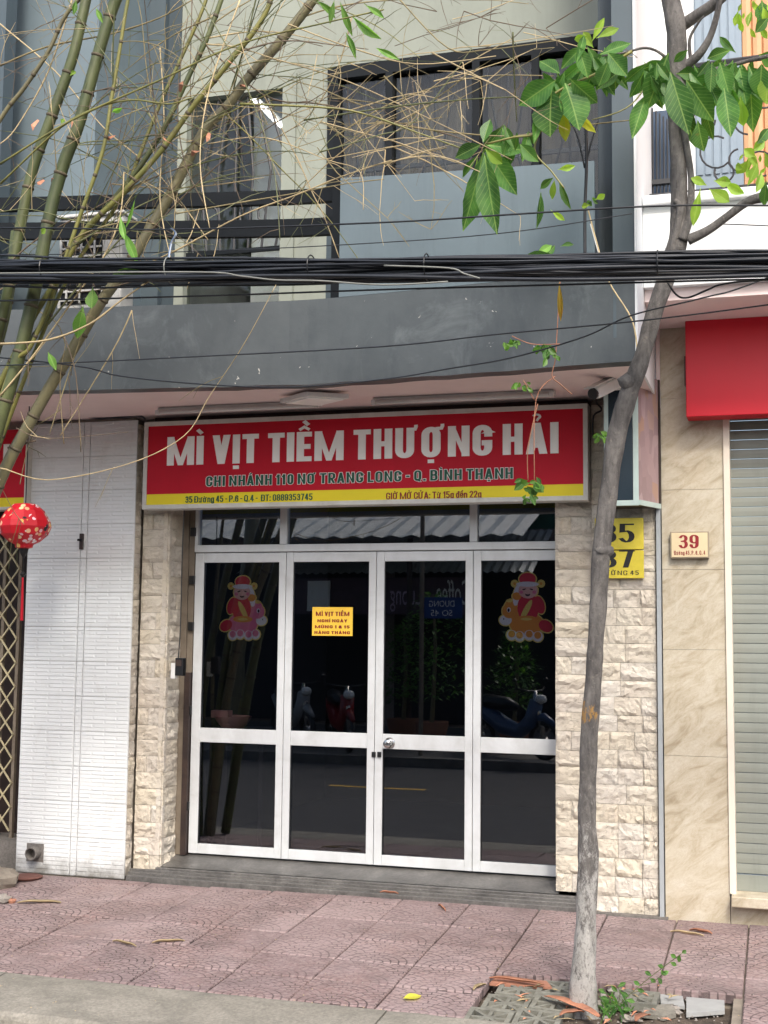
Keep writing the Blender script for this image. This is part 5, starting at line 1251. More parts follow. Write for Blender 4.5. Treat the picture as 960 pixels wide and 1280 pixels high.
big = [ # base, tip, width, kind
 ((604, 190), (583, 289), 27, 'g'), ((606, 192), (617, 291), 29, 'g'), ((607, 186), (646, 243), 28, 'g'), ((607, 181), (657, 186), 22, 'g'), ((601, 181), (568, 197), 18, 'g'), ((604, 178), (612, 148), 15, 'g'), ((599, 192), (576, 222), 8, 'g'), ((606, 186), (628, 205), 14, 'y'), ((597, 194), (592, 250), 7, 'y'), ((650, 180), (672, 202), 16, 'g'),
 ((690, 108), (684, 168), 36, 'g'), ((695, 100), (648, 132), 30, 'g'), ((706, 104), (727, 158), 34, 'g'), ((712, 98), (745, 130), 26, 'g'), ((700, 92), (674, 74), 18, 'g'), ((676, 130), (668, 178), 12, 'g'), ((704, 138), (707, 177), 14, 'w'), ((716, 136), (745, 166), 10, 'w'), ((704, 96), (740, 78), 16, 'y'), ((720, 80), (732, 40), 10, 'g'), ((688, 120), (705, 160), 20, 'g'), ((700, 110), (712, 140), 16, 'y'), ((660, 165), (655, 200), 14, 'g'),
 ((750, 68), (789, 52), 13, 'g'), ((748, 72), (735, 112), 24, 'g'), ((754, 72), (775, 100), 20, 'g'), ((760, 66), (784, 95), 22, 'g'), ((742, 60), (728, 40), 12, 'y'), ((740, 52), (755, 22), 9, 'y'), ((745, 48), (774, 34), 10, 'y'), ((735, 45), (718, 50), 10, 'y'), ((770, 80), (768, 112), 16, 'g'), ((760, 78), (748, 108), 18, 'g'), ((722, 55), (735, 95), 18, 'g'),
 ((836, 66), (808, 136), 30, 'g'), ((808, 118), (790, 172), 20, 'g'), ((838, 90), (860, 166), 32, 'g'), ((858, 100), (892, 152), 30, 'g'), ((872, 150), (878, 188), 20, 'g'), ((845, 92), (872, 92), 16, 'g'), ((832, 76), (802, 88), 14, 'g'), ((860, 62), (842, 78), 10, 'g'), ((850, 118), (868, 182), 18, 'g'), ((880, 130), (890, 176), 14, 'g'),
 ((920, 78), (908, 104), 22, 'g'), ((905, 110), (914, 170), 26, 'g'), ((925, 85), (932, 130), 24, 'g'), ((937, 88), (941, 165), 27, 'g'), ((952, 80), (950, 122), 26, 'g'), ((926, 120), (928, 158), 16, 'y'), ((920, 66), (897, 45), 9, 'g'), ((915, 62), (884, 72), 14, 'g'), ((920, 84), (885, 102), 14, 'g'), ((948, 68), (972, 78), 18, 'g'), ((952, 0), (956, 30), 20, 'g'), ((960, 22), (945, 40), 12, 'g'), ((960, 90), (958, 130), 22, 'y'), ((890, 78), (888, 116), 16, 'g'), ((900, 78), (912, 120), 20, 'g'),
 ((876, 234), (866, 282), 12, 'y'), ((884, 232), (864, 222), 10, 'y'), ((886, 236), (912, 252), 16, 'y'), ((892, 226), (914, 228), 13, 'y'), ((935, 200), (921, 218), 12, 'y'), ((940, 190), (956, 176), 12, 'y'), ((944, 196), (930, 186), 12, 'y'), ((948, 202), (938, 226), 12, 'y'), ((955, 190), (968, 210), 14, 'y'), ((946, 180), (962, 160), 12, 'g'), ((952, 215), (946, 240), 10, 'y'), ((930, 212), (918, 206), 9, 'y'), ((958, 225), (954, 258), 11, 'g'), ((905, 228), (928, 242), 12, 'y'),
 ((697, 212), (718, 208), 8, 'y'), ((692, 222), (674, 236), 9, 'g'), ((693, 225), (690, 250), 8, 'y'), ((699, 226), (712, 262), 8, 'g'), ((676, 240), (672, 286), 8, 'g'), ((688, 262), (706, 276), 7, 'y'), ((744, 250), (756, 243), 8, 'y'), ((738, 256), (726, 258), 7, 'y'), ((668, 320), (690, 306), 10, 'b'), ((690, 318), (652, 322), 10, 'g'), ((700, 308), (718, 304), 6, 'g'), ((699, 352), (701, 402), 7, 'o'), ((682, 322), (694, 306), 8, 'g')]
for a, b, w_, k in big:
    put_leaf(tree, a, b, w_ * 1.0, LY + jit(.14), k)
for cx, cy, n_, sx, sy in ((700, 108, 34, 28, 20), (752, 72, 26, 24, 16), (840, 92, 40, 36, 18), (918, 88, 56, 34, 16), (945, 205, 10, 16, 16), (945, 16, 18, 22, 18), (640, 160, 8, 22, 14)):
    for i in range(n_):
        bx, by = cx + jit(sx), cy + jit(sy); a_ = math.pi / 2 + jit(.9); L_p = random.uniform(18, 46) * (.5 if cx == 945 else 1)
        put_leaf(tree, (bx, by), (bx + L_p * math.cos(a_), by + L_p * math.sin(a_)), L_p * .34, LY + .12 + jit(.12), 'y' if cx == 945 else 'g')
# ---------------------------------------------------------------- hanging vine
vine = thing('hanging_vine', 'thin hanging vine with small leaf tufts in front of the sign and canopy', 'vine', A(690, 300, -1.6))
VY = -1.65
def stem(pts, w_, mt, Y=VY): MB().tube(pxpath(pts, Y, Y, 5), w_ / 245 / 2, 5).build('stem', mt, vine, smooth=True)
stem([(731, 120), (733, 200), (731, 260), (731, 322)], 4.5, M['curly']); stem([(731, 210), (722, 170), (712, 150)], 2.6, M['curly']); stem([(731, 210), (740, 175), (748, 150)], 2.6, M['curly'])
stem([(700, 350), (696, 420), (694, 450), (690, 470), (700, 480), (715, 493)], 1.4, M['sheath']); stem([(694, 470), (670, 500), (668, 600)], 1.2, M['sheath']); stem([(640, 420), (665, 430), (700, 430)], 1.2, M['sheath'])
stem([(672, 505), (660, 560), (660, 600)], 1.3, M['sheath']); stem([(668, 500), (654, 475)], 1.2, M['sheath'])
stem([(735, 262), (745, 300), (760, 350), (790, 400), (797, 445)], 2.0, M['dry']); stem([(738, 280), (752, 330)], 1.8, M['white_plastic'])
def tuft(cx, cy, n, s_, kinds='gby', up=False):
    for i in range(n):
        a = random.uniform(0, 2 * math.pi); r0 = random.uniform(0, s_ * .7); bx, by = cx + r0 * math.cos(a), cy + r0 * .6 * math.sin(a)
        a2 = random.uniform(.1, math.pi - .1); L = random.uniform(.5, 1) * s_ * .85
        put_leaf(vine, (bx, by), (bx + L * math.cos(a2), by + L * math.sin(a2)), L * .55, VY + jit(.05), random.choice(kinds), name='leaf')
for cx, cy, n, s_ in ((640, 428, 9, 15), (684, 432, 10, 19), (690, 445, 5, 15), (652, 482, 8, 15), (664, 604, 13, 22), (658, 622, 6, 15), (750, 540, 8, 15), (738, 250, 5, 10)): tuft(cx, cy, n, s_, 'ggb')

# ---------------------------------------------------------------- cables
cab = thing('cable_bundle', 'thick sagging bundle of black utility cables crossing the whole facade', 'cables', (0, -2.45, 3.4))
CY = -2.45
for i in range(38):
    o1, o2 = jit(15.0), jit(15.0); ph = random.uniform(0, 6.28); am = random.uniform(1, 5); r = random.choice((.005, .0065, .0075, .0085, .010))
    pts = []
    for px in range(-900, 2101, 100):
        yc = 338 + 1.5 * math.sin(px / 240) + 1.5 * math.sin(px / 90 + i) + (-(px - 200) * .010 if px > 200 else 0)
        hw = 1.0 - .12 * math.exp(-((px - 250) / 120) ** 2)
        pts.append(A(px, yc + (o1 * .95 + o2 * .35 * math.sin(px / 330 + ph)) * hw + am * 1.1 * math.sin(px / 150 + ph * 2), CY + jit(.02) + .004 * (i - 15)))
    MB().tube(smooth_path(pts, 4), r, 8, False).build('cable', M['cable'], cab, smooth=True)
pale = mat('pale_cable', srgb(120, 122, 116), .5, .1)
for pts in ([(-40, 342), (240, 340), (300, 345), (345, 350), (400, 351), (480, 356), (560, 352)], [(480, 332), (560, 335), (580, 342), (600, 348)]):
    MB().tube(pxpath(pts, CY - .1, CY - .1, 5), .004, 6).build('cable', pale, cab, smooth=True)
for px in (57, 211, 388, 532, 820):
    yc = 338 - ((px - 200) * .010 if px > 200 else 0); c = A(px, yc, CY); rr_ = 17 / 262
    MB().tube([c + Vector((.012 * math.sin(a * .5), .08 * math.cos(a), (rr_ if px != 211 else rr_) * math.sin(a))) for a in [k * math.pi / 8 for k in range(17)]], .0035, 5).build('cable_tie', M['black_plastic'] if px != 211 else pale, cab)
MB().tube(smooth_path([A(211, 322, CY - .05), A(214, 305, CY - .04), A(220, 292, CY - .03), A(214, 286, CY)], 4), .006, 6).build('hook', M['steel'], cab)
wires = [([(-400, 290), (0, 285), (210, 287), (480, 278), (640, 268), (810, 258), (960, 257), (1400, 262)], 2.3, -2.4, 'straight thin black wire running just above the cable bundle'),
 ([(-400, 312), (0, 318), (250, 314), (480, 303), (640, 290), (790, 267)], 1.4, -1.9, 'faint thin wire ending at the right wing wall above the cables'),
 ([(-400, 470), (0, 457), (240, 446), (480, 433), (620, 418), (790, 402), (960, 381), (1400, 320)], 1.9, -2.3, 'thin dark wire crossing the middle of the grey canopy fascia'),
 ([(-300, 420), (60, 453), (150, 470), (250, 480), (360, 484), (480, 474), (560, 461), (640, 447), (730, 421), (790, 394), (880, 372), (960, 347), (1300, 210)], 2.0, -2.2, 'sagging dark wire that dips below the canopy fascia over the sign'),
 ([(-300, 380), (0, 376), (250, 370), (480, 362), (700, 356), (960, 349), (1300, 345)], 2.4, -2.4, 'single cable hanging loose just under the thick bundle'),
 ([(830, 345), (845, 368), (860, 372), (885, 362), (905, 355), (960, 350), (1200, 340)], 2.4, -2.3, 'grey looped cable beside the tree trunk under the bundle'),
 ([(895, 280), (930, 281), (1000, 284)], 1.4, -1.9, 'short thin wire tied to the thick right branch of the tree')]
for pts, w_, Y, lab in wires:
    o = MB(); P = pxpath(pts, Y, Y, 6); o.tube(P, w_ / 262 / 2, 6, False)
    ob = o.build('wire', M['cable'], None, smooth=True); tag(ob, lab, 'wire', 'wires across the facade')
o = MB().tube(pxpath([(-60, 522), (20, 524), (60, 528), (75, 525), (100, 521), (130, 523), (172, 520), (182, 524)], -.40, -.40, 5), .006, 6, False).build('wire', M['cable'], None, smooth=True)
tag(o, 'dark wire stapled along the top of the white tile column', 'wire', 'wires across the facade')

# ---------------------------------------------------------------- what lies in the planting pit and on the pavement
def gpoint(px, py, dz=0): return G(px, py, dz)
def on_ground_prism(name, pxs, thick, mt, parent=None, lift=0.0, tiltj=.0):
    P = [G(x, y, lift) for x, y in pxs]; mb = MB(); n = len(P)
    top = [p + Vector((0, 0, thick + jit(tiltj))) for p in P]
    mb.add([tuple(p) for p in P] + [tuple(p) for p in top], [tuple(range(n - 1, -1, -1)), tuple(range(n, 2 * n))] + [(i, (i + 1) % n, (i + 1) % n + n, i + n) for i in range(n)])
    return mb.build(name, mt, parent)
def grass_paver(cx, cy, ang, label):
    t = thing('grass_paver', label, 'paver', (cx, cy, gz(cy) - .05), 'lattice grass pavers round the tree'); S = .105
    t.rotation_euler = (TILT + jit(.05), jit(.06), ang)
    def bar(a, b, w_=.012, nm='rib'):
        a = Vector((*a, 0)); b = Vector((*b, 0)); d = (b - a).normalized(); s_ = Vector((-d.y, d.x, 0)) * w_; mb = MB()
        q = [a - s_, b - s_, b + s_, a + s_]; mb.add([(v.x, v.y, 0) for v in q] + [(v.x, v.y, .038) for v in q], [(3, 2, 1, 0), (4, 5, 6, 7), (0, 1, 5, 4), (1, 2, 6, 5), (2, 3, 7, 6), (3, 0, 4, 7)])
        o = bpy.data.objects.new(nm, mb.mesh(nm, M['grate'])); C.objects.link(o); o.parent = t; o.location.z = {'rim': .0015, 'rib': 0}.get(nm, 0) + jit(.0006)
    k = S - .012
    for a, b in (((-S, -k), (S, -k)), ((-S, k), (S, k)), ((-k, -S + .024), (-k, S - .024)), ((k, -S + .024), (k, S - .024))): bar(a, b, .012, 'rim')
    bar((-k, 0), (k, 0), .009); bar((0, -k), (0, k), .009)
    for sx in (-1, 1):
        for sy in (-1, 1): bar((sx * .01, sy * .01), (sx * (k - .01), sy * (k - .01)), .008)
names_ = ['back row, beside the orange tile', 'back row, just left of the trunk', 'front row at the left end of the pit', 'front row beside the tree foot', 'front row, second from the left end', 'back row, behind the trunk']
for (px, py), lab in zip(((632, 1243), (690, 1232), (625, 1266), (700, 1262), (665, 1262), (655, 1243)), names_):
    pass
spots = [((1.30, -1.80), 'lattice grass paver at the back left of the planting pit'), ((1.28, -2.03), 'lattice grass paver in the middle left of the planting pit'), ((1.24, -2.24), 'lattice grass paver at the front left corner of the planting pit'),
         ((1.49, -1.73), 'lattice grass paver behind the tree trunk'), ((1.50, -1.96), 'lattice grass paver touching the left side of the trunk'), ((1.46, -2.19), 'lattice grass paver just in front of the trunk on its left'), ((1.86, -1.76), 'lattice grass paver half buried behind the weeds')]
for (x, y), lab in spots: grass_paver(x, y, jit(.06), lab)
tag(on_ground_prism('clay_tile', [(618, 1225), (683, 1229), (690, 1237), (612, 1232)], .012, M['terracotta'], lift=-.02), 'flat orange clay tile at the back edge of the planting pit', 'tile')
tag(on_ground_prism('broken_tile', [(858, 1247), (905, 1244), (906, 1268), (858, 1272)], .018, M['slab_white'], lift=-.052), 'large pale grey broken tile at the right end of the pit', 'tile', 'pale broken tiles in the pit')
tag(on_ground_prism('broken_tile', [(825, 1246), (852, 1242), (856, 1262), (826, 1258)], .016, M['slab_white'], lift=-.048), 'smaller pale broken tile left of the large one in the pit', 'tile', 'pale broken tiles in the pit')
tag(on_ground_prism('broken_tile', [(806, 1262), (842, 1260), (845, 1272), (830, 1276), (802, 1272)], .02, M['kerb'], lift=-.045), 'beige broken slab beside the weeds in the pit', 'tile')
chips = MB()
for k in range(34):
    px, py = random.uniform(742, 855), random.uniform(1226, 1277); p = G(px, py, -.04); r = random.uniform(.008, .03); n1, n2 = 6, 4; b0 = len(chips.v); vs = []
    for i in range(n2 + 1):
        for jj in range(n1):
            th = math.pi * i / n2; ph = 2 * math.pi * jj / n1; q = r * (1 + jit(.25)); vs.append((p.x + q * math.sin(th) * math.cos(ph), p.y + q * math.sin(th) * math.sin(ph), p.z + r * .3 + q * .6 * math.cos(th)))
    chips.add(vs, [(i * n1 + jj, i * n1 + (jj + 1) % n1, (i + 1) * n1 + (jj + 1) % n1, (i + 1) * n1 + jj) for i in range(n2) for jj in range(n1)])
tag(chips.build('gravel', M['rock']), 'grey stone chips among the litter right of the trunk', 'gravel', kind='stuff')
def strip(name, a, b, wpx, mt, lab, lift=.004, group=None, cat='bark piece'):
    p, q = G(*a, lift), G(*b, lift); d = q - p; L = d.length; d.normalize(); s_ = Vector((-d.y, d.x, 0)).normalized() * (wpx / 270 / 2)
    mb = MB(); n = 8; vs = []
    for i in range(n + 1):
        t = i / n; w_ = math.sin(math.pi * (t * .86 + .07)) ** .7; arch = .005 * math.sin(math.pi * t) + .003 * math.sin(t * 9)
        c = p + d * (L * t) + s_ * (.5 * math.sin(t * 3.1))
        vs += [c - s_ * w_ + Vector((0, 0, arch + .012 * w_)), c + Vector((0, 0, arch)), c + s_ * w_ + Vector((0, 0, arch + .010 * w_))]
    vs2 = [v + Vector((0, 0, .003)) for v in vs]; m_ = len(vs)
    mb.add([tuple(v) for v in vs + vs2], [(i * 3 + j, i * 3 + j + 1, (i + 1) * 3 + j + 1, (i + 1) * 3 + j) for i in range(n) for j in range(2)] + [(m_ + i * 3 + j, m_ + (i + 1) * 3 + j, m_ + (i + 1) * 3 + j + 1, m_ + i * 3 + j + 1) for i in range(n) for j in range(2)] +
           [(i * 3, (i + 1) * 3, m_ + (i + 1) * 3, m_ + i * 3) for i in range(n)] + [(i * 3 + 2, m_ + i * 3 + 2, m_ + (i + 1) * 3 + 2, (i + 1) * 3 + 2) for i in range(n)])
    o = mb.build(name, mt, None, smooth=True); return tag(o, lab, cat, group)
strip('bark_sheath', (682, 1246), (748, 1272), 18, M['sheath'], 'long orange brown sheath leaning across the pit in front of the trunk', .01)
strip('bark_sheath', (612, 1223), (680, 1232), 10, M['sheath'], 'orange sheath strip lying along the back edge of the pit', .004)
strip('bark_sheath', (700, 1270), (730, 1266), 12, M['sheath'], 'short curled sheath lying at the foot of the trunk', .004)
strip('bark_sheath', (592, 1238), (607, 1232), 7, M['dry'], 'small tan curl on the left slope of the pit', .004)
strip('bark_sheath', (862, 1163), (890, 1168), 9, M['sheath'], 'bright orange sheath on the pavement by the marble wall', .004)
strip('bark_sheath', (22, 1129), (76, 1129), 13, M['dry'], 'pale dry bamboo sheath on the pavement near the left edge', .004)
strip('bark_sheath', (548, 1132), (557, 1140), 3, M['sheath'], 'tiny red brown curl below the steps', .004)
strip('bark_sheath', (475, 1116), (498, 1118), 3, M['sheath'], 'thin orange sliver lying on the step before the doors', .05)
strip('bark_sheath', (838, 1165), (880, 1171), 4, M['dry'], 'thin tan sliver beside the orange sheath by the marble wall', .004)
strip('bark_sheath', (795, 1277), (812, 1270), 12, M['sheath'], 'orange sheath scrap at the front edge of the pit', .004)
strip('dry_twig', (190, 1179), (231, 1177), 4, M['dry'], 'right of the two pale bamboo slivers on the pavement', .004, cat='twig')
strip('dry_twig', (141, 1177), (170, 1184), 4, M['dry'], 'left of the two pale bamboo slivers on the pavement', .004, cat='twig')
lit = [MB(), MB()]
for k in range(60):
    px, py = random.uniform(618, 850), random.uniform(1222, 1277); a = jit(1.2) + random.choice((0, 3.1)); L = random.uniform(6, 24); wv_ = random.uniform(.004, .014)
    p, q = G(px, py, -.012), G(px + L * math.cos(a), min(1282, py + L * .35 * math.sin(a)), -.006 + jit(.006)); d = q - p
    if d.length < .01: continue
    s_ = Vector((-d.y, d.x, 0)).normalized() * wv_; m1 = p + d * .4 + Vector((0, 0, .006))
    lit[k % 2].add([p, m1 - s_, q, m1 + s_, m1 + Vector((0, 0, -.005))], [(0, 1, 4), (1, 2, 4), (2, 3, 4), (3, 0, 4)])
for mb, mt in zip(lit, (M['dry'], M['sheath'])): tag(mb.build('dry_leaf_litter', mt), 'dry leaf litter scattered over the planting pit', 'litter', kind='stuff')
yl = thing('fallen_leaf', 'yellow green fallen leaf lying on the pavers left of the pit', 'leaf', G(515, 1246))
def ground_leaf(t, a, b, wpx, k):
    p, q = G(*a, .008), G(*b, .012); d = q - p; X = d.normalized(); Z = Vector((0, -.25, 1)); Z = (Z - X * Z.dot(X)).normalized(); Yv = Z.cross(X)
    o = bpy.data.objects.new('blade', random.choice(LM[k])); C.objects.link(o); o.parent = t
    o.matrix_local = Matrix.Translation(p - t.location) @ Matrix((X, Yv, Z)).transposed().to_4x4() @ Matrix.Diagonal((d.length, wpx / 250, d.length * .4, 1))
ground_leaf(yl, (504, 1248), (527, 1243), 15, 'w')
weed = thing('weed', 'small spindly green weed growing in the pit right of the trunk', 'plant', G(768, 1262))
def wstem(pts, Y): MB().tube(pxpath(pts, Y, Y, 4), .0018, 5).build('stem', M['culm'], weed)
WY = G(768, 1262).y
wstem([(765, 1268), (780, 1250), (800, 1232), (825, 1212), (852, 1192)], WY); wstem([(765, 1268), (762, 1248), (755, 1238)], WY); wstem([(768, 1268), (775, 1245), (772, 1232)], WY); wstem([(800, 1232), (815, 1228), (828, 1218)], WY)
for a, b in (((852, 1192), (858, 1188)), ((850, 1194), (848, 1203)), ((846, 1197), (838, 1193)), ((838, 1203), (846, 1207)), ((830, 1210), (822, 1206)), ((826, 1212), (832, 1220)), ((815, 1220), (806, 1214)), ((812, 1223), (820, 1228)), ((800, 1232), (792, 1226)), ((796, 1236), (806, 1240)), ((786, 1246), (776, 1240)), ((782, 1250), (794, 1252)), ((828, 1218), (836, 1214)), ((822, 1222), (828, 1230)),
             ((762, 1250), (750, 1246)), ((758, 1242), (748, 1236)), ((772, 1240), (764, 1232)), ((772, 1234), (782, 1228)), ((770, 1256), (758, 1256)), ((776, 1262), (790, 1262)), ((766, 1262), (752, 1266))):
    put_leaf(weed, a, b, 5, WY, 'g', WY)
gm = MB()
for k in range(60):
    p = G(random.gauss(764, 10), random.gauss(1264, 6), -.03); h = random.uniform(.03, .10); a = random.uniform(0, 6.28); d = Vector((math.cos(a) * .03, math.sin(a) * .03, h))
    gm.add([p + Vector((-.0015, 0, 0)), p + Vector((.0015, 0, 0)), p + d * .6 + Vector((.001, 0, 0)), p + d + Vector((d.x * .5, d.y * .5, -.01))], [(0, 1, 2), (0, 2, 3)])
tag(gm.build('grass', M['leaf']), 'short green grass tuft at the foot of the tree', 'grass', kind='stuff')
gm = MB()
for k in range(420):
    px, py = random.uniform(600, 905), random.uniform(1224, 1280); p = G(px, py, -.048); r = random.uniform(.003, .009); a = random.uniform(0, 3)
    c_, s_ = math.cos(a) * r, math.sin(a) * r
    gm.add([p + Vector((c_, s_, 0)), p + Vector((-s_, c_, 0)), p + Vector((-c_, -s_, 0)), p + Vector((s_, -c_, 0)), p + Vector((0, 0, r))], [(0, 1, 4), (1, 2, 4), (2, 3, 4), (3, 0, 4)])
tag(gm.build('gravel', M['rock']), 'fine gravel and dirt crumbs in the planting pit', 'gravel', kind='stuff')

# ---------------------------------------------------------------- the other side of the street (seen mirrored in the glass)
MB().box((-2.97, -7.56, -.40), (-1.7, -7.46, -.397)).build('road_marking', mat('road_yellow', srgb(230, 190, 90), .7, .1), None)
o = bpy.data.objects['road_marking']; tag(o, kind='structure')
def V(px, py, Y):     # a point seen in the glass at mirrored depth Y stands at -Y
    p = A(px, py, Y); return Vector((p.x, -p.y, p.z))
MB().box((-40, -60, -.5), (40, -10.2, -.27)).build('far_pavement', M['cement'], None); tag(bpy.data.objects['far_pavement'], kind='structure')
far = thing('shophouse_row', 'shaded row of shops across the street, seen only as reflection in the doors', 'building', (-4, -16.5, -.27))
MB().box((-30, -22, -.27), (30, -16.6, 4.75)).build('wall', mat('far_wall', srgb(150, 136, 130), .8, .3, 1.5), far)
DK = mat('far_dark', srgb(30, 30, 32), .7, .2)
for k in range(-3, 4): MB().box((k * 4.2 - 1.8 - 3, -16.6, -.2), (k * 4.2 + 1.8 - 3, -16.5, 3.0)).build('shop_opening', DK, far)
aw = MB(); n = 60; vs = []
for i in range(n + 1):
    x = -12 + 10.5 * i / n; dz = .05 * (i % 2); vs += [(x, -16.4, 4.35 + dz), (x, -12.8, 3.2 + dz)]
aw.add(vs, [(2 * i, 2 * i + 1, 2 * i + 3, 2 * i + 2) for i in range(n)]); o = aw.build('awning', mat('awning_sheet', srgb(186, 190, 186), .5, .15, 2), far)
for x in (-11.5, -7.5, -3.5): MB().tube([(x, -13, -.27), (x, -13, 3.2)], .05, 8).build('awning_post', M['dark_metal'], far)
a, b = V(585, 765, 14.5), V(420, 700, 14.5)
sgn = thing('cafe_sign', 'dark cafe signboard with white script across the street, seen in reflection', 'shop sign', (-5, -14.5, 2.2))
x0, x1 = min(V(360, 740, 14.5).x, V(600, 740, 14.5).x), max(V(360, 740, 14.5).x, V(600, 740, 14.5).x); z0, z1 = V(500, 768, 14.5).z, V(500, 722, 14.5).z
MB().box((x0, -14.6, z0), (x1, -14.5, z1)).build('board', mat('cafe_board', srgb(84, 66, 78), .6, .3), sgn)
c0, c1 = V(545, 745, 14.5), V(588, 745, 14.5)
aw = MB(); n = 70; vs = []
for i in range(n + 1):
    x = x0 - 1 + (x1 - x0 + 2) * i / n; dz = .04 * (i % 2); vs += [(x, -16.5, z1 + 1.0 + dz), (x, -14.3, z1 + .06 + dz)]
aw.add(vs, [(2 * i, 2 * i + 1, 2 * i + 3, 2 * i + 2) for i in range(n)]); aw.build('awning', bpy.data.materials['awning_sheet'], sgn)
# facing the glass (+y): built with the reading direction along -x
def far_text(body, xr, xl, z, h, mt, parent, y):
    o = print_text('lettering', body, h, 0, abs(xr - xl), 0, 0, mt, parent)
    off = worldloc(parent); o.rotation_euler = (0, 0, math.pi); o.location = Vector((max(xr, xl), y, z)) - off; return o
far_text('Coffee', c0.x, c1.x, V(560, 756, 14.5).z, .45, M['sign_white'], sgn, -14.49)
far_text('Luong', V(488, 745, 14.5).x, V(526, 745, 14.5).x, V(500, 756, 14.5).z, .38, mat('mauve', srgb(190, 170, 196), .5), sgn, -14.49)
w1 = V(395, 745, 14.3); MB().box((w1.x - .22, -14.49, z0 + .05), (w1.x + .22, -14.44, z1 - .05)).build('price_card', M['sign_white'], sgn)
st_ = thing('street_name_sign', 'blue street name sign on a pole across the street, seen in reflection', 'street sign', V(527, 900, 10.6))
p = V(552, 760, 10.6); MB().tube([(V(527, 760, 10.6).x, -10.6, -.27), (V(527, 760, 10.6).x, -10.6, 3.4)], .035, 8).build('pole', M['post'], st_)
MB().box((p.x - .32, -10.62, p.z - .16), (p.x + .32, -10.6, p.z + .16)).build('panel', mat('sign_blue', srgb(30, 66, 130), .4), st_)
far_text('DUONG', p.x + .2, p.x - .2, p.z + .02, .09, M['sign_white'], st_, -10.594); far_text('SO 45', p.x + .17, p.x - .17, p.z - .12, .09, M['sign_white'], st_, -10.594)
gsn = thing('green_sign', 'long green shop sign across the street, seen in the transom reflection', 'shop sign', (-2.5, -15.5, 4))
a, b = V(505, 663, 15.5), V(700, 642, 15.5); MB().box((min(a.x, b.x), -15.6, a.z), (max(a.x, b.x), -15.5, b.z)).build('board', mat('green_board', srgb(30, 92, 74), .6), gsn)
far_text('CO SO 1 DUONG', a.x + .3, a.x + 1.8, a.z + .15, .22, M['sign_white'], gsn, -15.49) if False else None
sm = [leaf_mesh('leaf', M['leaf'], .5, .2, .2, .02, 4) for _ in range(3)]
def shrub(x, y, h, r, lab):
    t = thing('potted_tree', lab, 'tree', (x, y, -.27), 'potted trees across the street')
    MB().lathe((x, y, -.27), [(.18, 0), (.26, .3), (.28, .42), (.24, .42), (.2, .38)], 16).build('pot', M['terracotta'], t)
    MB().tube([(x, y, .1), (x + .05, y, h * .6), (x, y, h)], [.04, .03, .015], 6).build('trunk', M['culm_brown'], t)
    mb = MB()
    for k in range(900):
        th = random.uniform(0, 6.28); zz = random.uniform(.25, 1); rr_ = r * math.sin(math.pi * min(1, zz * .9 + .05)) * random.uniform(.3, 1)
        c = Vector((x + rr_ * math.cos(th), y + rr_ * math.sin(th), .0 + h * zz)); d = Vector((math.cos(th) + jit(.5), math.sin(th) + jit(.5), jit(.7))).normalized() * random.uniform(.08, .16); s_ = d.cross(Vector((0, 0, 1))).normalized() * .025
        mb.add([c, c + d * .5 + s_, c + d, c + d * .5 - s_], [(0, 1, 2, 3)])
    mb.build('crown', M['leaf'], t)
shrub(V(540, 850, 12).x, -12, 2.2, .8, 'bushy potted tree across the street, right of the street sign pole'); shrub(V(500, 850, 12.4).x, -12.6, 1.7, .7, 'lower potted bush across the street, behind the taller one'); shrub(V(640, 850, 12).x, -12.2, 1.6, .45, 'small potted bush across the street near the right door')
tt = thing('street_tree', 'tree with pale bark across the street, seen in the leftmost pane', 'tree', V(290, 950, 11.2))
x = V(290, 950, 11.2).x
MB().tube([(x, -11.2, -.3), (x + .05, -11.2, 1.2), (x + .25, -11.2, 3), (x + .4, -11.2, 6)], [.16, .13, .12, .1], 10).build('trunk', M['culm_brown'], tt)
mb = MB()
for k in range(2600):
    c = Vector((x + .4 + random.gauss(0, 1.3), -11.5 + random.gauss(0, 1.0), 6.4 + random.gauss(0, .8))); d = Vector((jit(1), jit(1), jit(1))).normalized() * .2; s_ = d.cross(Vector((.1, .3, 1))).normalized() * .05
    mb.add([c, c + d * .5 + s_, c + d, c + d * .5 - s_], [(0, 1, 2, 3)])
mb.build('crown', M['leaf'], tt)
# the street side of the neighbouring houses, left and right, that the sky light sees
ln = thing('left_neighbour_house', 'grey neighbouring house beyond the left edge behind the lattice gate', 'building', (-4.5, .3, -.13))
MB().box((-9, .2, -.2), (-4.2, 4, 7)).build('wall', M['grey_light'], ln)

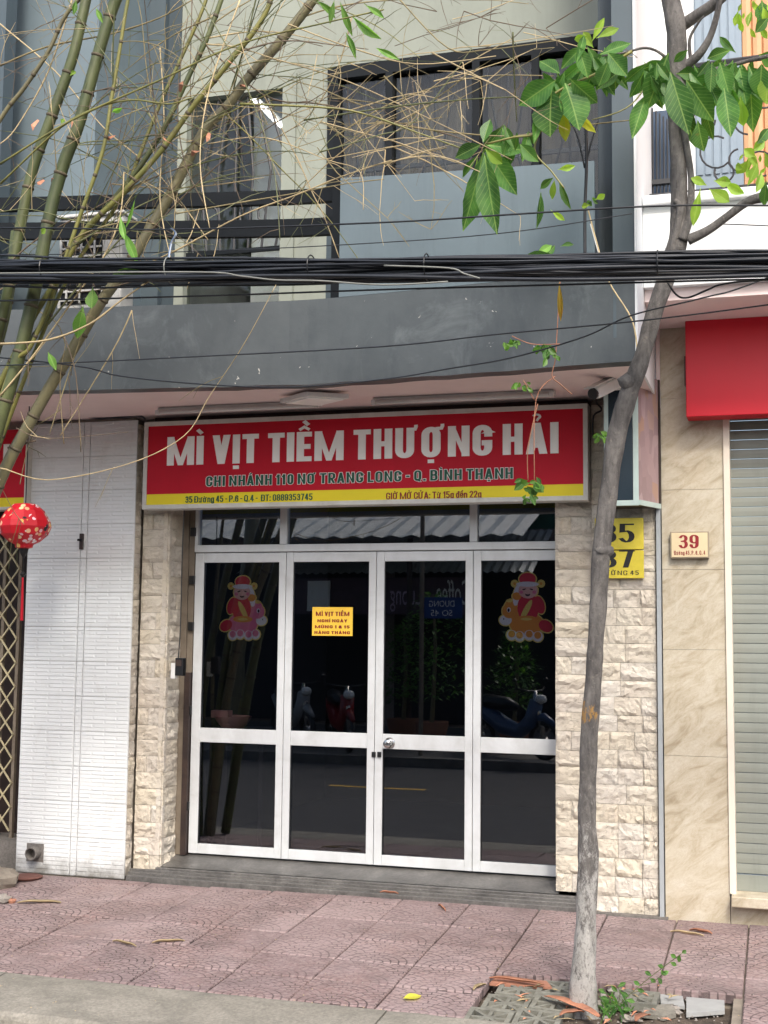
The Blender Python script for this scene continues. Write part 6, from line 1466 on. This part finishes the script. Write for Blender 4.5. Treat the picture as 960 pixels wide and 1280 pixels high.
def motorbike(x, y, rz, col, lab):
    t = thing('motorbike', lab, 'motorbike', (x, y, -.27), 'motorbikes parked across the street'); t.rotation_euler = (0, 0, rz)
    def pt(nm, mb, mt, sm_=True):
        o = bpy.data.objects.new(nm, mb.mesh(nm, mt, sm_)); C.objects.link(o); o.parent = t; return o
    for cx in (-.62, .62):
        mb = MB(); mb.tube([(cx + .25 * math.cos(a), 0, .28 + .25 * math.sin(a)) for a in [k * math.pi / 10 for k in range(21)]], .038, 8, False); w_ = pt('wheel', mb, M['black_plastic'])
        mb = MB(); disc_y(mb, (cx, .03, .28), [(.06, 0), (.06, -.06)], 12)
        for k in range(6): a = k * math.pi / 3; mb.tube([(cx, 0, .28), (cx + .22 * math.cos(a), 0, .28 + .22 * math.sin(a))], .01, 4)
        o = bpy.data.objects.new('rim', mb.mesh('rim', M['steel'])); C.objects.link(o); o.parent = w_
    mb = MB(); mb.tube([(.48, 0, .86), (.40, 0, .55), (.16, 0, .38), (-.15, 0, .45), (-.45, 0, .62), (-.82, 0, .74)], [.10, .13, .11, .14, .13, .05], 10); pt('body', mb, col)
    mb = MB(); mb.tube([(.12, 0, .74), (-.1, 0, .79), (-.45, 0, .81), (-.68, 0, .84)], [.05, .11, .12, .06], 10); pt('seat', mb, M['black_plastic'])
    mb = MB(); mb.tube([(.62, 0, .28), (.5, 0, .75), (.44, 0, 1.0)], [.04, .045, .04], 8); pt('fork', mb, M['steel'])
    mb = MB(); mb.tube([(.36, -.34, 1.04), (.44, -.15, 1.0), (.44, .15, 1.0), (.36, .34, 1.04)], .016, 6); pt('handlebar', mb, M['black_plastic'])
    mb = MB(); mb.lathe((.56, 0, .88), [(.02, -.07), (.08, -.04), (.09, 0), (.07, .05), (.02, .07)], 12); pt('headlight', mb, M['white_plastic'])
    mb = MB(); mb.tube([(.36, 0, .56), (.62, 0, .62), (.86, 0, .50)], [.03, .07, .03], 8); pt('mudguard', mb, col)
    for sy in (-1, 1):
        mb = MB(); mb.tube([(.38, .33 * sy, 1.04), (.36, .36 * sy, 1.14)], .007, 4); mb.lathe((.36, .37 * sy, 1.16), [(.01, -.03), (.05, 0), (.01, .03)], 8); pt('mirror', mb, M['black_plastic'])
motorbike(V(640, 900, 11).x, -11.0, .5, mat('bike_blue', srgb(60, 80, 110), .3, .1), 'blue motorbike parked across the street right of the potted trees')
motorbike(V(420, 900, 11).x, -11.2, 1.0, mat('bike_red', srgb(130, 30, 34), .3, .1), 'red motorbike parked across the street left of the street sign')
motorbike(V(360, 900, 11.6).x, -11.8, .8, mat('bike_grey', srgb(150, 150, 150), .3, .1), 'silver motorbike parked across the street behind the red one')

gm = [MB(), MB()]
for k in range(520):
    px, py = random.uniform(-20, 980), random.uniform(1105, 1270)
    p = G(px, py, .0)
    if p.y > -.42 or p.y < -2.8 or (PIT[0] < p.x < PIT[1] and p.y < PIT[3]): continue
    r = random.uniform(.002, .0055); a = random.uniform(0, 3); c_, s_ = math.cos(a) * r, math.sin(a) * r * .7
    gm[k % 2].add([p + Vector((c_, s_, 0)), p + Vector((-s_, c_, 0)), p + Vector((-c_, -s_, 0)), p + Vector((s_, -c_, 0)), p + Vector((0, 0, r * .8))], [(0, 1, 4), (1, 2, 4), (2, 3, 4), (3, 0, 4)])
tag(gm[0].build('grit', M['rock']), 'grey grit scattered over the pavement', 'grit', kind='stuff')
tag(gm[1].build('grit', M['dry']), 'tan plant crumbs scattered over the pavement', 'grit', kind='stuff')
